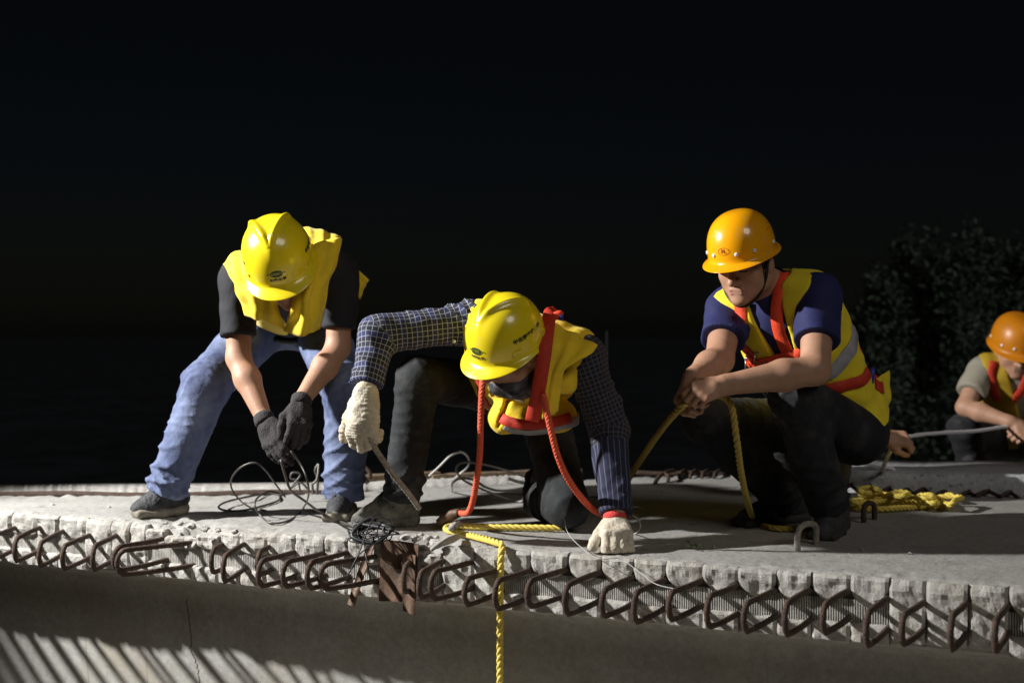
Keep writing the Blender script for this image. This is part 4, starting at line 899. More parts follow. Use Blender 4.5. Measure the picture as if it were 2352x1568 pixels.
# ------------------------------------------------------------------ worker crouching with the yellow rope
W3 = empty('person', 'person in orange helmet, navy polo and orange harness crouching with yellow rope in both hands', 'person')
J = dict(hipA=P(1882, 985, 4.48), hipB=P(1968, 1000, 4.32), pel=P(1932, 975, 4.42), knA=P(1622, 965, 4.28), knB=P(1826, 912, 4.06), anA=P(1800, 1138, 4.42), anB=P(1900, 1150, 4.17),
         shA=P(1672, 712, 4.28), shB=P(1880, 682, 4.13), elA=P(1652, 826, 4.10), elB=P(1872, 850, 3.96), wrA=P(1592, 868, 3.97), wrB=P(1664, 884, 3.88), neck=P(1772, 662, 4.20), hd=P(1720, 610, 4.10),
         heelA=G(1850, 1196), toeA=G(1692, 1210), heelB=G(1928, 1212), toeB=G(1884, 1243))
finish(J)
fA, uA = V(-0.564, -0.755, -0.328), V(-0.201, -0.26, 0.9445); hb = P(1708, 573, 4.10)
hl, hq, hA = head(hb-nrm(uA)*0.045, fA, uA); hl.append(seg(hq(0, -0.025, -0.05), J['neck'], 0.056, 0.062, 0.03))
dB = nrm(P(1592, 905, 3.82)-J['wrB']); hLB = hand(J['wrB']+dB*0.012, dB, V(-0.1, -0.80, 0.55), V(-0.2, 0.4, 1), per=[(62, 70, 45), (66, 72, 45), (70, 72, 45), (74, 72, 45)], spread=5, tcurl=(30, 25), s=0.98)
dA = nrm(P(1566, 925, 3.90)-J['wrA']); hLA = hand(J['wrA']+dA*0.012, dA, V(-0.7, -0.5, 0.4), V(0.6, -0.8, 0.2), per=[(40, 75, 40), (45, 78, 40), (48, 78, 40), (50, 75, 40)], spread=2, tcurl=(35, 25), s=0.98)
o, BL = body_mesh(W3, J, hl+hLA+hLB, h=0.0042, k=1.1)
# face details: lips, brows, eyelid lines, hair, chin strap
lip = [seg(hq(-0.018, 0.0885, -0.0595), hq(0.018, 0.0885, -0.0595), 0.0066, 0.0066, 0.003), seg(hq(-0.015, 0.087, -0.0712), hq(0.015, 0.087, -0.0712), 0.0078, 0.0078, 0.003)]
lo, hi = bbox(lip, 0.01); lo_, hi_ = lo, hi; solid('lips', lambda p: ev(lip, p, 0.0010), lo, hi, 0.0018, M['lips'], W3)
for m_ in (-1, 1):
    f0 = lambda p: ev(BL, p)
    strap('eyebrow', f0, [hq(m_*0.016, 0.095, 0.020), hq(m_*0.032, 0.092, 0.026), hq(m_*0.050, 0.080, 0.022)], 0.009, M['hair'], W3, lift=0.0, th=0.0015, n=14, px=False)
    strap('eyelid_line', f0, [hq(m_*0.020, 0.092, 0.000), hq(m_*0.033, 0.092, -0.004), hq(m_*0.047, 0.084, -0.002)], 0.0045, M['eye'], W3, lift=0.0, th=0.001, n=14, px=False)
hr = [ell(hq(0, -0.018, 0.035), (0.082, 0.094, 0.088), hA, 0.02), ell(hq(0, -0.055, -0.015), (0.064, 0.05, 0.06), hA, 0.03)]
hr += [seg(hq(m_*0.072, 0.018, 0.02), hq(m_*0.071, 0.020, -0.012), 0.012, 0.006, 0.01) for m_ in (-1, 1)]
lo, hi = bbox(hr); solid('hair', lambda p: smax(np.maximum(ev(hr, p)+0.002*wob(p, 200), -((p-hq(0, -0.02, -0.05).astype(np.float32))@(uA*0.8-fA*0.0).astype(np.float32))), ((p-hq(0, 0.055, 0.02).astype(np.float32))@nrm(fA+uA*0.35).astype(np.float32)).astype(np.float32), 0.004), lo, hi, 0.004, M['hair'], W3)
for m_ in (-1, 1): tube('chin_strap', [hq(m_*0.090, 0.006, 0.035), hq(m_*0.083, 0.026, -0.010), hq(m_*0.076, 0.034, -0.045), hq(m_*0.055, 0.050, -0.090), hq(m_*0.022, 0.068, -0.115), hq(0, 0.072, -0.119)], 0.0050, M['black'], W3, n=30)
helmet(hb+V(-0.006, 0, 0.0), fA, uA, 'R', W3, s=0.92)
f, L = shirt_fn(J, 0.010, 0.62, 0.074, 0.072, amp=0.005, seed=3.0)
for s, fr in (('A', 0.80),): pass
lo, hi = bbox(L); solid('polo_shirt', f, lo, hi, 0.006, M['navy'], W3)
L = [seg(J['neck']-J['S']*0.01, J['neck']+nrm(J['hd']-J['neck'])*0.035, 0.074, 0.068, 0.02)]; lo, hi = bbox(L)
nkc = [seg(J['neck'], J['neck']+nrm(J['hd']-J['neck'])*0.2, 0.064, 0.066, 0.01)]
solid('collar', lambda p: np.maximum(np.maximum(ev(L, p), -ev(nkc, p)), ((p-(J['neck']+nrm(J['hd']-J['neck'])*0.03).astype(np.float32))@nrm(J['hd']-J['neck']).astype(np.float32))), lo, hi, 0.005, M['navy'], W3)
trousers(W3, J, M['dark'], hem=-0.03, amp=0.008, seed=7.0, thigh=0.098, knee=0.078, ank=0.070, h=0.007)
vex = [ell(J['pel']+J['S']*0.06-J['ac'][1]*0.05, (0.17, 0.12, 0.13), J['ac'], 0.05)]
vf = vest_fn(J, 0.026, 0.02, arm=0.080, out=0.045, neckr=0.080, vs=0.30, vw=0.055, amp=0.006, seed=4.0, extra=vex, vgap=0.004); lo, hi = bbox(J['torso']+vex, 0.05)
vs_ = solid('vest', vf, lo, hi, 0.0055, M['vest3'], W3)
vfu = lambda p: np.minimum(vf(p), ev(J['torso'], p, 0.018))
strap('harness_strap', vfu, [(1700, 690), (1702, 740), (1704, 790), (1706, 840)], 0.040, M['strap'], W3)
strap('harness_strap', vfu, [(1800, 628), (1790, 670), (1784, 720), (1792, 770), (1812, 815)], 0.040, M['strap'], W3)
strap('harness_strap', vfu, [(1694, 842), (1725, 836), (1760, 830), (1820, 815), (1860, 800)], 0.038, M['strap'], W3, lift=0.006)
strap('reflective_band', vfu, [(1965, 745), (1962, 780), (1945, 815), (1915, 850), (1880, 862)], 0.050, M['refl'], W3, lift=0.001)
strap('harness_strap', vfu, [(1975, 735), (2005, 775), (2022, 820), (2026, 860), (2020, 900)], 0.040, M['strapred'], W3, lift=0.004)
strap('harness_strap', vfu, [(2014, 850), (1980, 872), (1940, 884), (1900, 893)], 0.040, M['strapred'], W3, lift=0.006)
q = snap(vfu, P(1998, 862, 4.3)[None])[0]; tube('blue_tab', [q+V(0.004, -0.018, 0.026), q+V(-0.002, -0.018, -0.026)], 0.009, M['blue'], W3, n=3, smooth_path=False)
for px, py in ((1722, 833), (1742, 822)):
    q = hit(vfu, px, py); q = q if q is not None else P(px, py, 3.95); c_ = q+V(0, -0.014, 0)
    tube('buckle', [c_+V(-0.016, 0, 0.015), c_+V(0.016, 0, 0.018), c_+V(0.016, 0, -0.015), c_+V(-0.016, 0, -0.018), c_+V(-0.016, 0, 0.015)], 0.0035, M['steel'], W3, n=20, smooth_path=False)
sheet('back_flap', [[P(1985, 880, 4.28), P(2015, 868, 4.34), P(2040, 850, 4.42)], [P(1992, 915, 4.28), P(2022, 915, 4.34), P(2047, 895, 4.42)], [P(1998, 938, 4.30), P(2025, 948, 4.35), P(2042, 930, 4.42)], [P(2012, 948, 4.33), P(2030, 962, 4.36), P(2040, 972, 4.40)]], M['vest3'], vs_, 0.006, ripple=0.006)
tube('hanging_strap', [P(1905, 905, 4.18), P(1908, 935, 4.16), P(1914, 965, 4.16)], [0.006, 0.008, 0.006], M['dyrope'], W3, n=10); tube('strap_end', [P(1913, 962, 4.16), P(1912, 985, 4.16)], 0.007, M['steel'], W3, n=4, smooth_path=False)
shoe('shoe', J['heelA'], J['toeA'], J['anA'], M['shoe'], M['dsole'], W3, 1.08); shoe('shoe', J['heelB'], J['toeB'], J['anB'], M['shoe'], M['dsole'], W3, 1.08)
J3 = J

# ------------------------------------------------------------------ far worker with the white rope, out of focus
def far_worker(label, J, fA, uA, hb, tee, vestm, harness, hands, h=0.0075, sl=0.62):
    W = empty('person', label, 'person'); finish(J)
    hl, hq, hA = head(hb-nrm(uA)*0.045, fA, uA); hl.append(seg(hq(0, -0.025, -0.05), J['neck'], 0.054, 0.06, 0.03))
    hh = []
    for s, (d, bk, thb, cu) in hands.items(): hh += hand(J['wr'+s]+nrm(d)*0.012, V(*d), V(*bk), V(*thb), curl=cu, spread=2, tcurl=(30, 20))
    o, BL = body_mesh(W, J, hl+hh, h=0.005)
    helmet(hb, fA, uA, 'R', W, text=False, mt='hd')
    hr = [ell(hq(0, -0.018, 0.035), (0.081, 0.094, 0.088), hA, 0.02), ell(hq(0, -0.055, -0.015), (0.064, 0.05, 0.06), hA, 0.03)]; lo, hi = bbox(hr)
    solid('hair', lambda p: smax(ev(hr, p), ((p-hq(0, 0.05, 0.02).astype(np.float32))@nrm(fA+uA*0.35).astype(np.float32)).astype(np.float32), 0.004), lo, hi, 0.006, M['hair'], W)
    f, L = shirt_fn(J, 0.010, sl, 0.068, 0.070, seed=3.0); lo, hi = bbox(L); solid('tee_shirt', f, lo, hi, h, M[tee], W)
    trousers(W, J, M['dark'], hem=-0.03, amp=0.006, seed=9.0, thigh=0.094, knee=0.074, ank=0.068, h=0.009)
    if vestm:
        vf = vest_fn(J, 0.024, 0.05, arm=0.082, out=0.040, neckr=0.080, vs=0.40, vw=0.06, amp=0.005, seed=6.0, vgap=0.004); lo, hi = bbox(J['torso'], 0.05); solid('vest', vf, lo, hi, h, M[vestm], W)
        fu = lambda p: np.minimum(vf(p), ev(J['torso'], p, 0.018))
        for pts in harness: strap('harness_strap', fu, pts, 0.042, M['strapred'], W, d0=5.0)
    for s in 'AB': shoe('shoe', J['heel'+s], J['toe'+s], J['an'+s], M['shoe'], M['dsole'], W, 1.05, h=0.008)
    return W
D = 6.30
J = dict(hipA=P(2285, 1010, D+0.25), hipB=P(2365, 1010, D+0.25), pel=P(2325, 995, D+0.28), knA=P(2215, 985, D-0.05), knB=P(2420, 985, D-0.05), anA=P(2235, 1072, D+0.05), anB=P(2405, 1072, D+0.05),
         shA=P(2252, 852, D), shB=P(2418, 852, D), elA=P(2216, 935, D-0.10), elB=P(2440, 945, D-0.12), wrA=P(2320, 968, D-0.26), wrB=P(2385, 985, D-0.28), neck=P(2335, 832, D-0.02), hd=P(2335, 800, D-0.10),
         heelA=P(2242, 1085, D+0.15), toeA=P(2225, 1085, D-0.12), heelB=P(2400, 1085, D+0.15), toeB=P(2415, 1085, D-0.12))
for s in 'AB':
    for k in ('heel', 'toe'): J[k+s] = J[k+s]*V(1, 1, 0)+V(0, 0, 0.001)
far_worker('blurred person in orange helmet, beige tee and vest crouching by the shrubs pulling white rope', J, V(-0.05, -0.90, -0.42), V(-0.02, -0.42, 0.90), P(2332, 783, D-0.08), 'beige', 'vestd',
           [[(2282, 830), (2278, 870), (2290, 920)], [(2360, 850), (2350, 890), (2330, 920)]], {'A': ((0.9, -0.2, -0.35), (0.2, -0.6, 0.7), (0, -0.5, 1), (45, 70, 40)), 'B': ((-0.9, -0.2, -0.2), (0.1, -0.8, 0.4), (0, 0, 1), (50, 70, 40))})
# ------------------------------------------------------------------ person almost hidden behind the crouching worker: one bare hand shows
D = 5.15
J = dict(hipA=P(1835, 1000, D+0.12), hipB=P(1905, 1000, D+0.12), pel=P(1870, 985, D+0.14), knA=P(1800, 985, D-0.16), knB=P(1925, 990, D-0.16), anA=P(1822, 1100, D), anB=P(1908, 1100, D),
         shA=P(1790, 800, D+0.02), shB=P(1915, 806, D+0.02), elA=P(1790, 900, D-0.12), elB=P(1960, 920, D+0.02), wrA=P(1850, 960, D-0.25), wrB=P(2022, 1002, D-0.08), neck=P(1852, 790, D), hd=P(1852, 760, D-0.05),
         heelA=P(1830, 1120, D+0.1), toeA=P(1815, 1120, D-0.14), heelB=P(1902, 1120, D+0.1), toeB=P(1912, 1120, D-0.14))
for s in 'AB':
    for k in ('heel', 'toe'): J[k+s] = J[k+s]*V(1, 1, 0)+V(0, 0, 0.001)
far_worker('person hidden behind the crouching navy polo worker, one bare hand gripping white rope', J, V(0.10, -0.90, -0.42), V(0.02, -0.42, 0.90), P(1855, 742, D-0.06), 'tee', None, [], {'B': ((0.95, -0.15, -0.1), (0.1, -0.7, 0.7), (-0.2, -0.8, -0.6), (55, 75, 40))}, sl=0.95)
# ================================================================== ropes, wires, bars and odds and ends on the deck
def OnDeck(px, py, z=0.0): return G(px, py, z)
r = rope('yellow_rope', [G(1290, 1212, .013), G(1200, 1211, .013), G(1110, 1210, .013), G(1050, 1207, .013), G(1027, 1211, .013), G(1030, 1217, .014), G(1075, 1228, .014), G(1115, 1238, .016), G(1140, 1246, .014), fp(along(1157), -0.012, 0.008), fp(along(1160), -0.030, -0.03), fp(along(1159), -0.032, -0.16), fp(along(1158), -0.030, -0.40), fp(along(1158), -0.028, -0.75), fp(along(1158), -0.02, -1.2)], 0.0104, M['yrope'], n=330)
tag(r, 'bright yellow twisted rope looped on the deck and hanging over the girder edge', 'rope')
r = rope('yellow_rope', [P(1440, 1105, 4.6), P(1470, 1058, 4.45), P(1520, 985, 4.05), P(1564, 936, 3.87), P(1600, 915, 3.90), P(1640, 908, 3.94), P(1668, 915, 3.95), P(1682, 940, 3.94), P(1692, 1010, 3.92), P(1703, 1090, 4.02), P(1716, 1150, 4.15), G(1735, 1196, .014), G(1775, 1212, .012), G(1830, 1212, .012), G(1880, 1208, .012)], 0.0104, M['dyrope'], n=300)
tag(r, 'dull yellow rope held in the bare fists of the crouching worker', 'rope')
# coil of yellow rope by the kerb
rg2 = random.Random(11); pts = []
for k, (x0, x1, y0, z0) in enumerate(((1958, 2172, 1166, .012), (2176, 1962, 1158, .012), (1960, 2150, 1153, .03), (2140, 1968, 1147, .013))):
    for q in range(6): t = q/5; pts.append(G(x0+(x1-x0)*t, y0+2.0*math.sin(t*6+k), z0+0.004*math.sin(t*5+k)))
for k in range(8): an = -0.6+k*0.85; pts.append(G(2178+15*math.cos(an), 1147+11*math.sin(an), 0.028+0.012*math.cos(an)))
for cx, cy, nn_ in ((2128, 1144, 8), (2062, 1140, 12), (1996, 1134, 16)):
    for k in range(nn_): an = k*1.25; pts.append(G(cx+(20+6*math.sin(k*2.1))*math.cos(an), cy-0.6*k+6*math.sin(an), 0.018+0.0042*k+0.006*math.sin(an*1.3)))
r = rope('rope_coil', pts, 0.0105, M['yrope'], n=900); tag(r, 'heap of yellow rope lying by the far kerb', 'rope')
r = rope('white_rope', [P(2420, 988, 6.02), P(2350, 982, 6.03), P(2316, 979, 6.04), P(2240, 990, 5.8), P(2160, 994, 5.5), P(2100, 1000, 5.15), P(2066, 1012, 5.06), P(2045, 1035, 5.08), P(2030, 1070, 5.2), P(2025, 1084, 5.34), P(2000, 1072, 5.5), P(1960, 1082, 5.45), P(1930, 1086, 5.44)], 0.0085, M['wrope'], n=200)
tag(r, 'white rope stretched between the blurred worker and a bare hand', 'rope')
r = tube('white_rope_end', [P(1985, 1064, 5.35), P(2010, 1066, 5.35), P(2030, 1072, 5.36), P(2050, 1076, 5.38), P(2060, 1088, 5.4)], 0.007, M['wrope'], n=24); tag(r, 'short frayed pale rope end curling on the kerb', 'rope')
# orange lanyards of the kneeling worker
def lanyard(pts, label):
    o = rope('safety_lanyard', pts, 0.0096, M['orope'], n=240, strands=4, pitch=4.6); return tag(o, label, 'rope', 'orange safety lanyards')
lanyard([P(1110, 862, 3.98), P(1107, 900, 3.96), P(1104, 970, 3.97), P(1102, 1040, 4.0), P(1095, 1100, 4.05), P(1086, 1150, 4.13), P(1075, 1176, 4.2), P(1060, 1178, 4.25), P(1050, 1176, 4.28)], 'orange braided lanyard hanging from beneath the kneeling worker helmet brim to the deck hook')
lanyard([P(1248, 905, 3.85), P(1256, 945, 3.84), P(1266, 990, 3.85), P(1282, 1050, 3.87), P(1305, 1100, 3.9), P(1335, 1142, 3.95), P(1362, 1170, 4.0), P(1385, 1182, 4.06)], 'orange braided lanyard running from the chest strap past the knee to the planted hand')
o = tube('hook_sleeve', [P(1056, 1177, 4.26), P(1030, 1184, 4.3), G(1008, 1200, .02)], [0.014, 0.022, 0.014], M['rust2'], n=12); tag(o, 'rusty brown hook sleeve at the end of the orange lanyard', 'hook')
o = tube('deck_hook', [G(1036, 1217, -.01), G(1036, 1212, .03), G(1042, 1206, .045), G(1055, 1203, .035)], 0.010, M['rough'], n=16); tag(o, 'concrete crusted lifting hook beside the yellow rope bend', 'hook')
# lifting loops cast in the deck
def staple(x0, y0, x1, y1, h, label, m='rust'):
    a, b = G(x0, y0, -.01), G(x1, y1, -.01); u_ = V(0, 0, h+0.01)
    o = tube('lifting_loop', [a, a+u_*0.75, lerp(a, b, 0.22)+u_, lerp(a, b, 0.6)+u_*1.03, b+u_*0.8, b], 0.0095, M[m], n=30); return tag(o, label, 'loop', 'lifting loops in the deck')
M['dustrust'] = mat('dusty_rust', (0.16, 0.13, 0.10), 0.9, col2=(0.34, 0.32, 0.28), vscale=50)
staple(1832, 1272, 1874, 1257, 0.068, 'dusty bent bar loop standing in the deck before the crouching worker shoes', 'dustrust'); staple(1984, 1206, 2008, 1200, 0.06, 'shaded bar loop in the deck in front of the yellow rope heap', 'rust')
# tie wires
def wire(pts, rr, label, m='wire', n=70, name='tie_wire', group='tie wires on the deck'):
    o = tube(name, pts, rr, M[m], n=n, k=6); return tag(o, label, 'wire', group)
wire([P(645, 1055, 4.21), P(655, 1090, 4.22), P(668, 1125, 4.25), P(700, 1150, 4.4), G(745, 1182, .006), G(790, 1200, .005), G(812, 1208, .004)], 0.0045, 'thick tie wire running from the dark gloves past the shoe')
wire([P(668, 1035, 4.21), P(690, 1065, 4.22), P(705, 1100, 4.2), P(708, 1140, 4.28), G(690, 1175, .006), G(660, 1196, .004), G(622, 1200, .004), G(597, 1182, .02), P(585, 1160, 4.5), P(592, 1142, 4.55), P(615, 1128, 4.6), P(640, 1132, 4.65)], 0.0035, 'large round wire loop hanging from the dark gloves', n=100)
wire([P(655, 1140, 4.62), P(632, 1110, 4.5), P(610, 1080, 4.42), P(585, 1062, 4.4), P(550, 1075, 4.42), P(530, 1105, 4.5), P(540, 1135, 4.62), G(570, 1162, .006), G(612, 1172, .004)], 0.0032, 'kinked wire arching up beside the large loop', n=90)
wire([G(640, 1133, .004), G(640, 1148, .006), G(600, 1162, .005), G(560, 1171, .004), G(520, 1172, .005), G(502, 1164, .02), G(520, 1152, .02), G(570, 1140, .02), G(610, 1134, .012), G(650, 1138, .004)], 0.004, 'dark wire ring lying flat on the deck', n=90)
wire([P(712, 1128, 5.0), P(690, 1108, 5.0), P(668, 1120, 5.0), P(690, 1090, 5.0), P(672, 1085, 5.0), P(668, 1098, 5.0), P(684, 1104, 5.0), P(690, 1128, 5.0)], 0.004, 'small curled wire ringlets at the far deck edge', n=80)
wire([P(728, 1135, 5.1), P(730, 1100, 5.1), P(724, 1080, 5.1), P(732, 1066, 5.1), P(728, 1100, 5.08), P(718, 1112, 5.08), P(720, 1134, 5.08)], 0.005, 'upright twisted wire stub near the jeans leg', n=60)
wire([P(985, 1093, 5.3), P(1012, 1068, 5.3), P(1035, 1046, 5.3), P(1060, 1038, 5.3), P(1076, 1052, 5.3), P(1074, 1072, 5.3), P(1056, 1088, 5.3), P(1045, 1098, 5.32)], 0.0042, 'pale wire arch standing at the far deck edge', 'pale_wire')
wire([P(1248, 1110, 5.1), P(1215, 1098, 5.1), P(1170, 1082, 5.1), P(1110, 1066, 5.05), P(1062, 1062, 5.0), P(1048, 1078, 5.0), P(1062, 1100, 5.0), P(1090, 1115, 5.0), P(1130, 1132, 5.0), G(1168, 1146, .006), G(1196, 1151, .006), P(1206, 1135, 4.9), P(1222, 1112, 5.0)], 0.0042, 'silver wire tangle with a big loop behind the orange lanyard', 'pale_wire', 110)
wire([G(1038, 1128, .004), P(1040, 1108, 5.1), P(1060, 1098, 5.08), P(1090, 1102, 5.05), P(1115, 1118, 5.0), G(1150, 1126, .01), G(1200, 1120, .01), G(1240, 1108, .01)], 0.005, 'thin pale wire bow left of the silver tangle', 'pale_wire')
wire([P(1168, 1098, 5.1), P(1192, 1106, 5.1), P(1215, 1108, 5.1), P(1240, 1096, 5.15), P(1262, 1080, 5.2)], 0.0065, 'bent grey bar end beside the silver wire tangle', 'pale_wire')
wire([G(1415, 1140, .003), G(1300, 1140, .003), G(1200, 1134, .003), G(1090, 1131, .003)], 0.002, 'fine dark wire stretched flat across the white deck', 'black_wire')
wire([P(1296, 1190, 3.98), P(1303, 1220, 3.94), P(1330, 1252, 3.88), G(1375, 1282, .004), fp(along(1428), -0.012, -0.004), fp(along(1480), -0.05, -0.03), fp(along(1530), -0.10, -0.05), fp(along(1590), -0.13, -0.055)], 0.0010, 'hair thin pale wire sliding over the deck edge past the white glove', 'pale_wire')
wire([P(1452, 1182, 3.98), P(1466, 1192, 3.97), P(1471, 1212, 3.94), G(1458, 1225, .003), G(1440, 1222, .003)], 0.0022, 'short pale wire hook beside the white glove', 'pale_wire', 30)
# black wire bundle over the plate
bw = random.Random(3)
for k in range(7):
    a0 = bw.uniform(0, 6); c_ = G(862+bw.uniform(-10, 14), 1226, .02); pts = []
    for q in range(12):
        an = a0+q*(0.5+0.6*bw.random()); rx, ry = 0.035+0.05*bw.random(), 0.012+0.03*bw.random(); pts.append(c_+V(rx*math.cos(an)-0.01, -0.02+0.035*math.sin(an*0.9), 0.012+ry*math.sin(an)))
    if k > 3: pts += [c_+V(-0.06+0.02*k/4, -0.10, -0.05), c_+V(-0.075+0.03*(k-4), -0.11, -0.12)]
    wire(pts, 0.0022 if k else 0.007, 'tangled black wire strands bunched over the plate top', 'black_wire', 60, 'black_wire', 'black wire strands')
# rod in the white glove
o = tube('ribbed_rod', [P(846, 1000, 3.95), P(862, 1030, 3.98), P(900, 1085, 4.05), P(940, 1135, 4.14), P(962, 1166, 4.2)], 0.0090*(1+0.10*np.sin(np.arange(90)*1.5)), M['dustrust'], n=90); tag(o, 'ribbed steel rod gripped in the hanging white glove', 'rod')
# steel plates hung over the edge
def plate(name, corners, th, label, m='rust2'):
    c = np.asarray(corners); nn_ = nrm(np.cross(c[1]-c[0], c[3]-c[0])); nu = 8; vv = []
    for s_ in (-th/2, th/2):
        for a in range(nu+1):
            for b in range(nu+1):
                p = lerp(lerp(c[0], c[1], b/nu), lerp(c[3], c[2], b/nu), a/nu); vv.append(p+nn_*(s_+0.006*math.sin(3*a/nu+b*0.3)*math.sin(2.5*b/nu)+0.0025*n3(p[0], p[1], p[2], 30)))
    w_ = nu+1; o_ = w_*w_; ff = [(a*w_+b, a*w_+b+1, (a+1)*w_+b+1, (a+1)*w_+b) for a in range(nu) for b in range(nu)]; ff += [tuple(x+o_ for x in q[::-1]) for q in ff]
    ring = [b for b in range(w_)]+[a*w_+nu for a in range(1, w_)]+[nu*w_+b for b in range(nu-1, -1, -1)]+[a*w_ for a in range(nu-1, 0, -1)]
    ff += [(ring[k], ring[(k+1) % len(ring)], ring[(k+1) % len(ring)]+o_, ring[k]+o_) for k in range(len(ring))]
    return tag(mesh_py(name, vv, ff, M[m], None, False), label, 'plate')
plate('steel_plate', [fp(along(884), -0.022, 0.004), fp(along(970), -0.024, -0.002), fp(along(966), -0.028, -0.178), fp(along(882), -0.03, -0.188)], 0.004, 'wide rusty steel plate hung over the chipped girder edge')
plate('steel_strip', [fp(along(852), -0.018, -0.01), fp(along(868), -0.020, -0.01), fp(along(838), -0.06, -0.205), fp(along(820), -0.06, -0.20)], 0.004, 'narrow rusty strip slanting left beside the steel plate')
plate('steel_strip', [fp(along(938), -0.040, -0.03), fp(along(968), -0.040, -0.035), fp(along(972), -0.05, -0.215), fp(along(944), -0.05, -0.205)], 0.004, 'rusty steel strip overlapping the right side of the plate')
# rubble on the broken edge
rk = random.Random(21)
def rock(px, py, r_, label, m='rough'):
    bm = bmesh.new(); bmesh.ops.create_icosphere(bm, subdivisions=2, radius=r_); c_ = G(px, py, r_*0.45); sd_ = rk.random()*50
    for v_ in bm.verts:
        v_.co *= 1+0.75*mnoise.noise(v_.co/r_*0.9+Vector((sd_, 0, 0))); v_.co.z *= 0.65; v_.co += Vector(c_)
    return tag(bm_obj('concrete_chip', bm, M[m]), label, 'rubble', 'loose concrete chips')
for px, py, r_ in ((930, 1232, .014), (955, 1236, .018), (985, 1240, .02), (1000, 1250, .022), (1012, 1242, .012), (968, 1226, .010), (1002, 1232, .009), (905, 1222, .008), (440, 1208, .014), (470, 1214, .016), (500, 1216, .012), (415, 1202, .010), (540, 1222, .012), (380, 1200, .009), (1640, 1255, .006), (1980, 1262, .007), (2090, 1270, .006), (250, 1163, .006), (120, 1158, .007), (560, 1152, .006), (1110, 1140, .007), (1520, 1128, .006)):
    rock(px, py, r_, 'loose concrete chip on the broken deck edge beside the steel plate' if 900 <= px < 1020 else 'loose concrete chip on the broken deck edge below the bent worker shoe' if 370 < px < 545 and py > 1180 else 'tiny concrete crumb lying on the open deck away from the broken edges')
o = tube('rubble_stick', [G(990, 1262, .006), G(1012, 1248, .02), G(1040, 1236, .016), G(1056, 1232, .008)], [0.006, 0.012, 0.013, 0.006], M['rough'], n=20); tag(o, 'mortar crusted stick lying by the plate', 'stick')
# timbers and bars along the far edge
def timber(a, b, w_, h_, label):
    d = nrm(b-a); t_ = V(-d[1], d[0], 0); vv = []; nu = 14
    for k in range(nu+1):
        p = lerp(a, b, k/nu); j_ = 0.006*n3(k*0.3, h_, w_, 4)
        vv += [p-t_*w_/2+V(0, 0, j_), p+t_*w_/2+V(0, 0, j_), p+t_*w_/2+V(0, 0, h_+j_*1.5), p-t_*w_/2+V(0, 0, h_-j_)]
    ff = [(4*k+q, 4*k+(q+1) % 4, 4*k+4+(q+1) % 4, 4*k+4+q) for k in range(nu) for q in range(4)]+[(0, 1, 2, 3), (4*nu+3, 4*nu+2, 4*nu+1, 4*nu)]
    return tag(mesh_py('timber', vv, ff, M['timber']), label, 'timber', 'old timbers behind the deck')
timber(P(800, 1120, 5.62), P(1005, 1108, 5.80), 0.08, 0.05, 'old brown timber lying at the far edge behind the dusty boot')
timber(P(990, 1116, 5.75), P(1330, 1100, 6.02), 0.07, 0.05, 'long dark timber lying at the far edge behind the silver wire tangle')
def bar(pts, r_, label): return tag(tube('bent_bar', pts, r_, M['rust'], n=24), label, 'bar', 'rusty bars on the far deck edge')
bar([P(1440, 1084, 5.9), P(1520, 1088, 5.9), P(1600, 1086, 5.92), P(1665, 1090, 5.95)], 0.012, 'straight rusty bar lying along the far deck edge')
bar([P(1502, 1116, 5.6), P(1512, 1096, 5.65), P(1530, 1084, 5.75), P(1548, 1080, 5.85)], 0.009, 'rusty bar hooked down toward the deck at the far edge')
bar([P(1534, 1108, 5.65), P(1535, 1094, 5.66), P(1526, 1086, 5.72)], 0.008, 'short rusty stub beside the hooked bar')
for k, x in enumerate((1560, 1585, 1612, 1640)): bar([P(x, 1096, 5.8), P(x+3, 1086, 5.84), P(x+12, 1080, 5.92)], 0.008, 'stubby rusty bar end in a row on the far deck edge')
bar([P(845, 1110, 5.3), P(832, 1090, 5.3), P(820, 1080, 5.3), P(832, 1070, 5.3), P(848, 1082, 5.3), P(850, 1098, 5.3)], 0.009, 'curled rusty bar end behind the jeans leg')
o = tube('thin_pole', [P(1393, 1110, 8.6)*V(1, 1, 0)+V(0, 0, -1.4), P(1393, 760, 8.6)], 0.007, M['pole'], n=6, smooth_path=False); tag(o, 'thin pale pole standing in the dark behind the kneeling worker', 'pole')
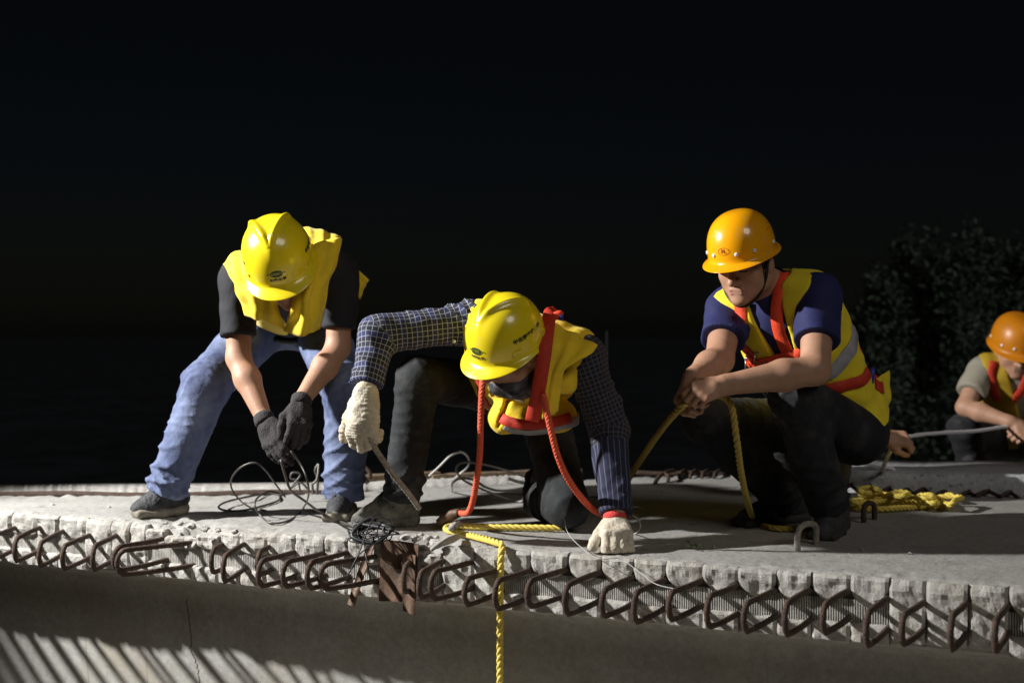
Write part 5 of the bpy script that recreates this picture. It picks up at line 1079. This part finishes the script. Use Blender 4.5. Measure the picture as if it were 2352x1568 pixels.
# weed
wd = empty('weed', 'small green weed growing on the deck beside the white glove', 'weed'); wc = G(1594, 1262)
for k in range(16):
    an = k*2.4+0.3; L_ = 0.016+0.016*((k*7) % 5)/4; up_ = 0.2+0.5*((k*3) % 4)/3; d_ = V(math.cos(an), math.sin(an), 0); s_ = V(-math.sin(an), math.cos(an), 0)*(0.0022+0.0012*(k % 3))
    c_ = wc+d_*0.004*(k % 4)+V(0, 0, 0.003*(k % 5)); m1, m2, e_ = c_+d_*L_*0.35+V(0, 0, up_*L_*0.7), c_+d_*L_*0.7+V(0, 0, up_*L_*0.9), c_+d_*L_+V(0, 0, up_*L_*0.6)
    mesh_py('leaf', [c_, m1-s_, m2-s_*0.8, e_, m2+s_*0.8, m1+s_], [(0, 1, 5), (1, 2, 4, 5), (2, 3, 4)], M['weed'], wd)
# dark shrubs behind the far worker
def shrub(px, d, top_y, wid, seed, label):
    t = empty('tall_shrub', label, 'shrub', 'tall shrubs behind the far worker'); base = P(px, 769, d)*V(1, 1, 0)+V(0, 0, -1.36); H_ = P(px, top_y, d)[2]+1.36; rr = np.random.RandomState(seed)
    tube('trunk', [base, base+V(0.03, 0, H_*0.4), base+V(-0.02, 0.02, H_*0.8)], [0.05, 0.035, 0.012], M['bark'], t, n=12)
    n_ = 5200; nb = 60; bz = rr.rand(nb)**0.8; ba = rr.rand(nb)*6.283; br = wid*(1-bz*0.72)*(0.35+0.75*rr.rand(nb)); bc = np.stack([br*np.cos(ba), br*np.sin(ba), 0.12*H_+bz*H_*0.86], 1)
    k = rr.randint(0, nb, n_); c = bc[k]+rr.randn(n_, 3)*np.array([0.075, 0.075, 0.15])*(1.2-0.6*bz[k])[:, None]
    d1 = rr.randn(n_, 3); d1 /= np.linalg.norm(d1, axis=1)[:, None]; d2 = np.cross(d1, rr.randn(n_, 3)); d2 /= np.linalg.norm(d2, axis=1)[:, None]; sz = (0.022+0.018*rr.rand(n_))[:, None]
    v = np.stack([c-d1*sz, c-d2*sz*0.45, c+d1*sz, c+d2*sz*0.45], 1).reshape(-1, 3)+base; f = np.arange(4*n_).reshape(-1, 4); tag(mesh_np('crown', v, f, M['leaf'], t, smooth=False), None, None, kind='stuff')
for a_ in ((2030, 9.4, 640, 0.42, 1, 'shorter dark shrub nearest the crouching worker back'), (2115, 9.9, 560, 0.48, 2, 'dark shrub with tall pointed top rising beside the short shrub'), (2225, 9.6, 535, 0.52, 3, 'tallest dark shrub standing right behind the blurred worker arm'), (2330, 10.2, 575, 0.55, 4, 'broad dark shrub behind the blurred worker orange helmet'), (2440, 10.0, 560, 0.5, 5, 'dark shrub at the end of the row past the blurred worker')): shrub(*a_)
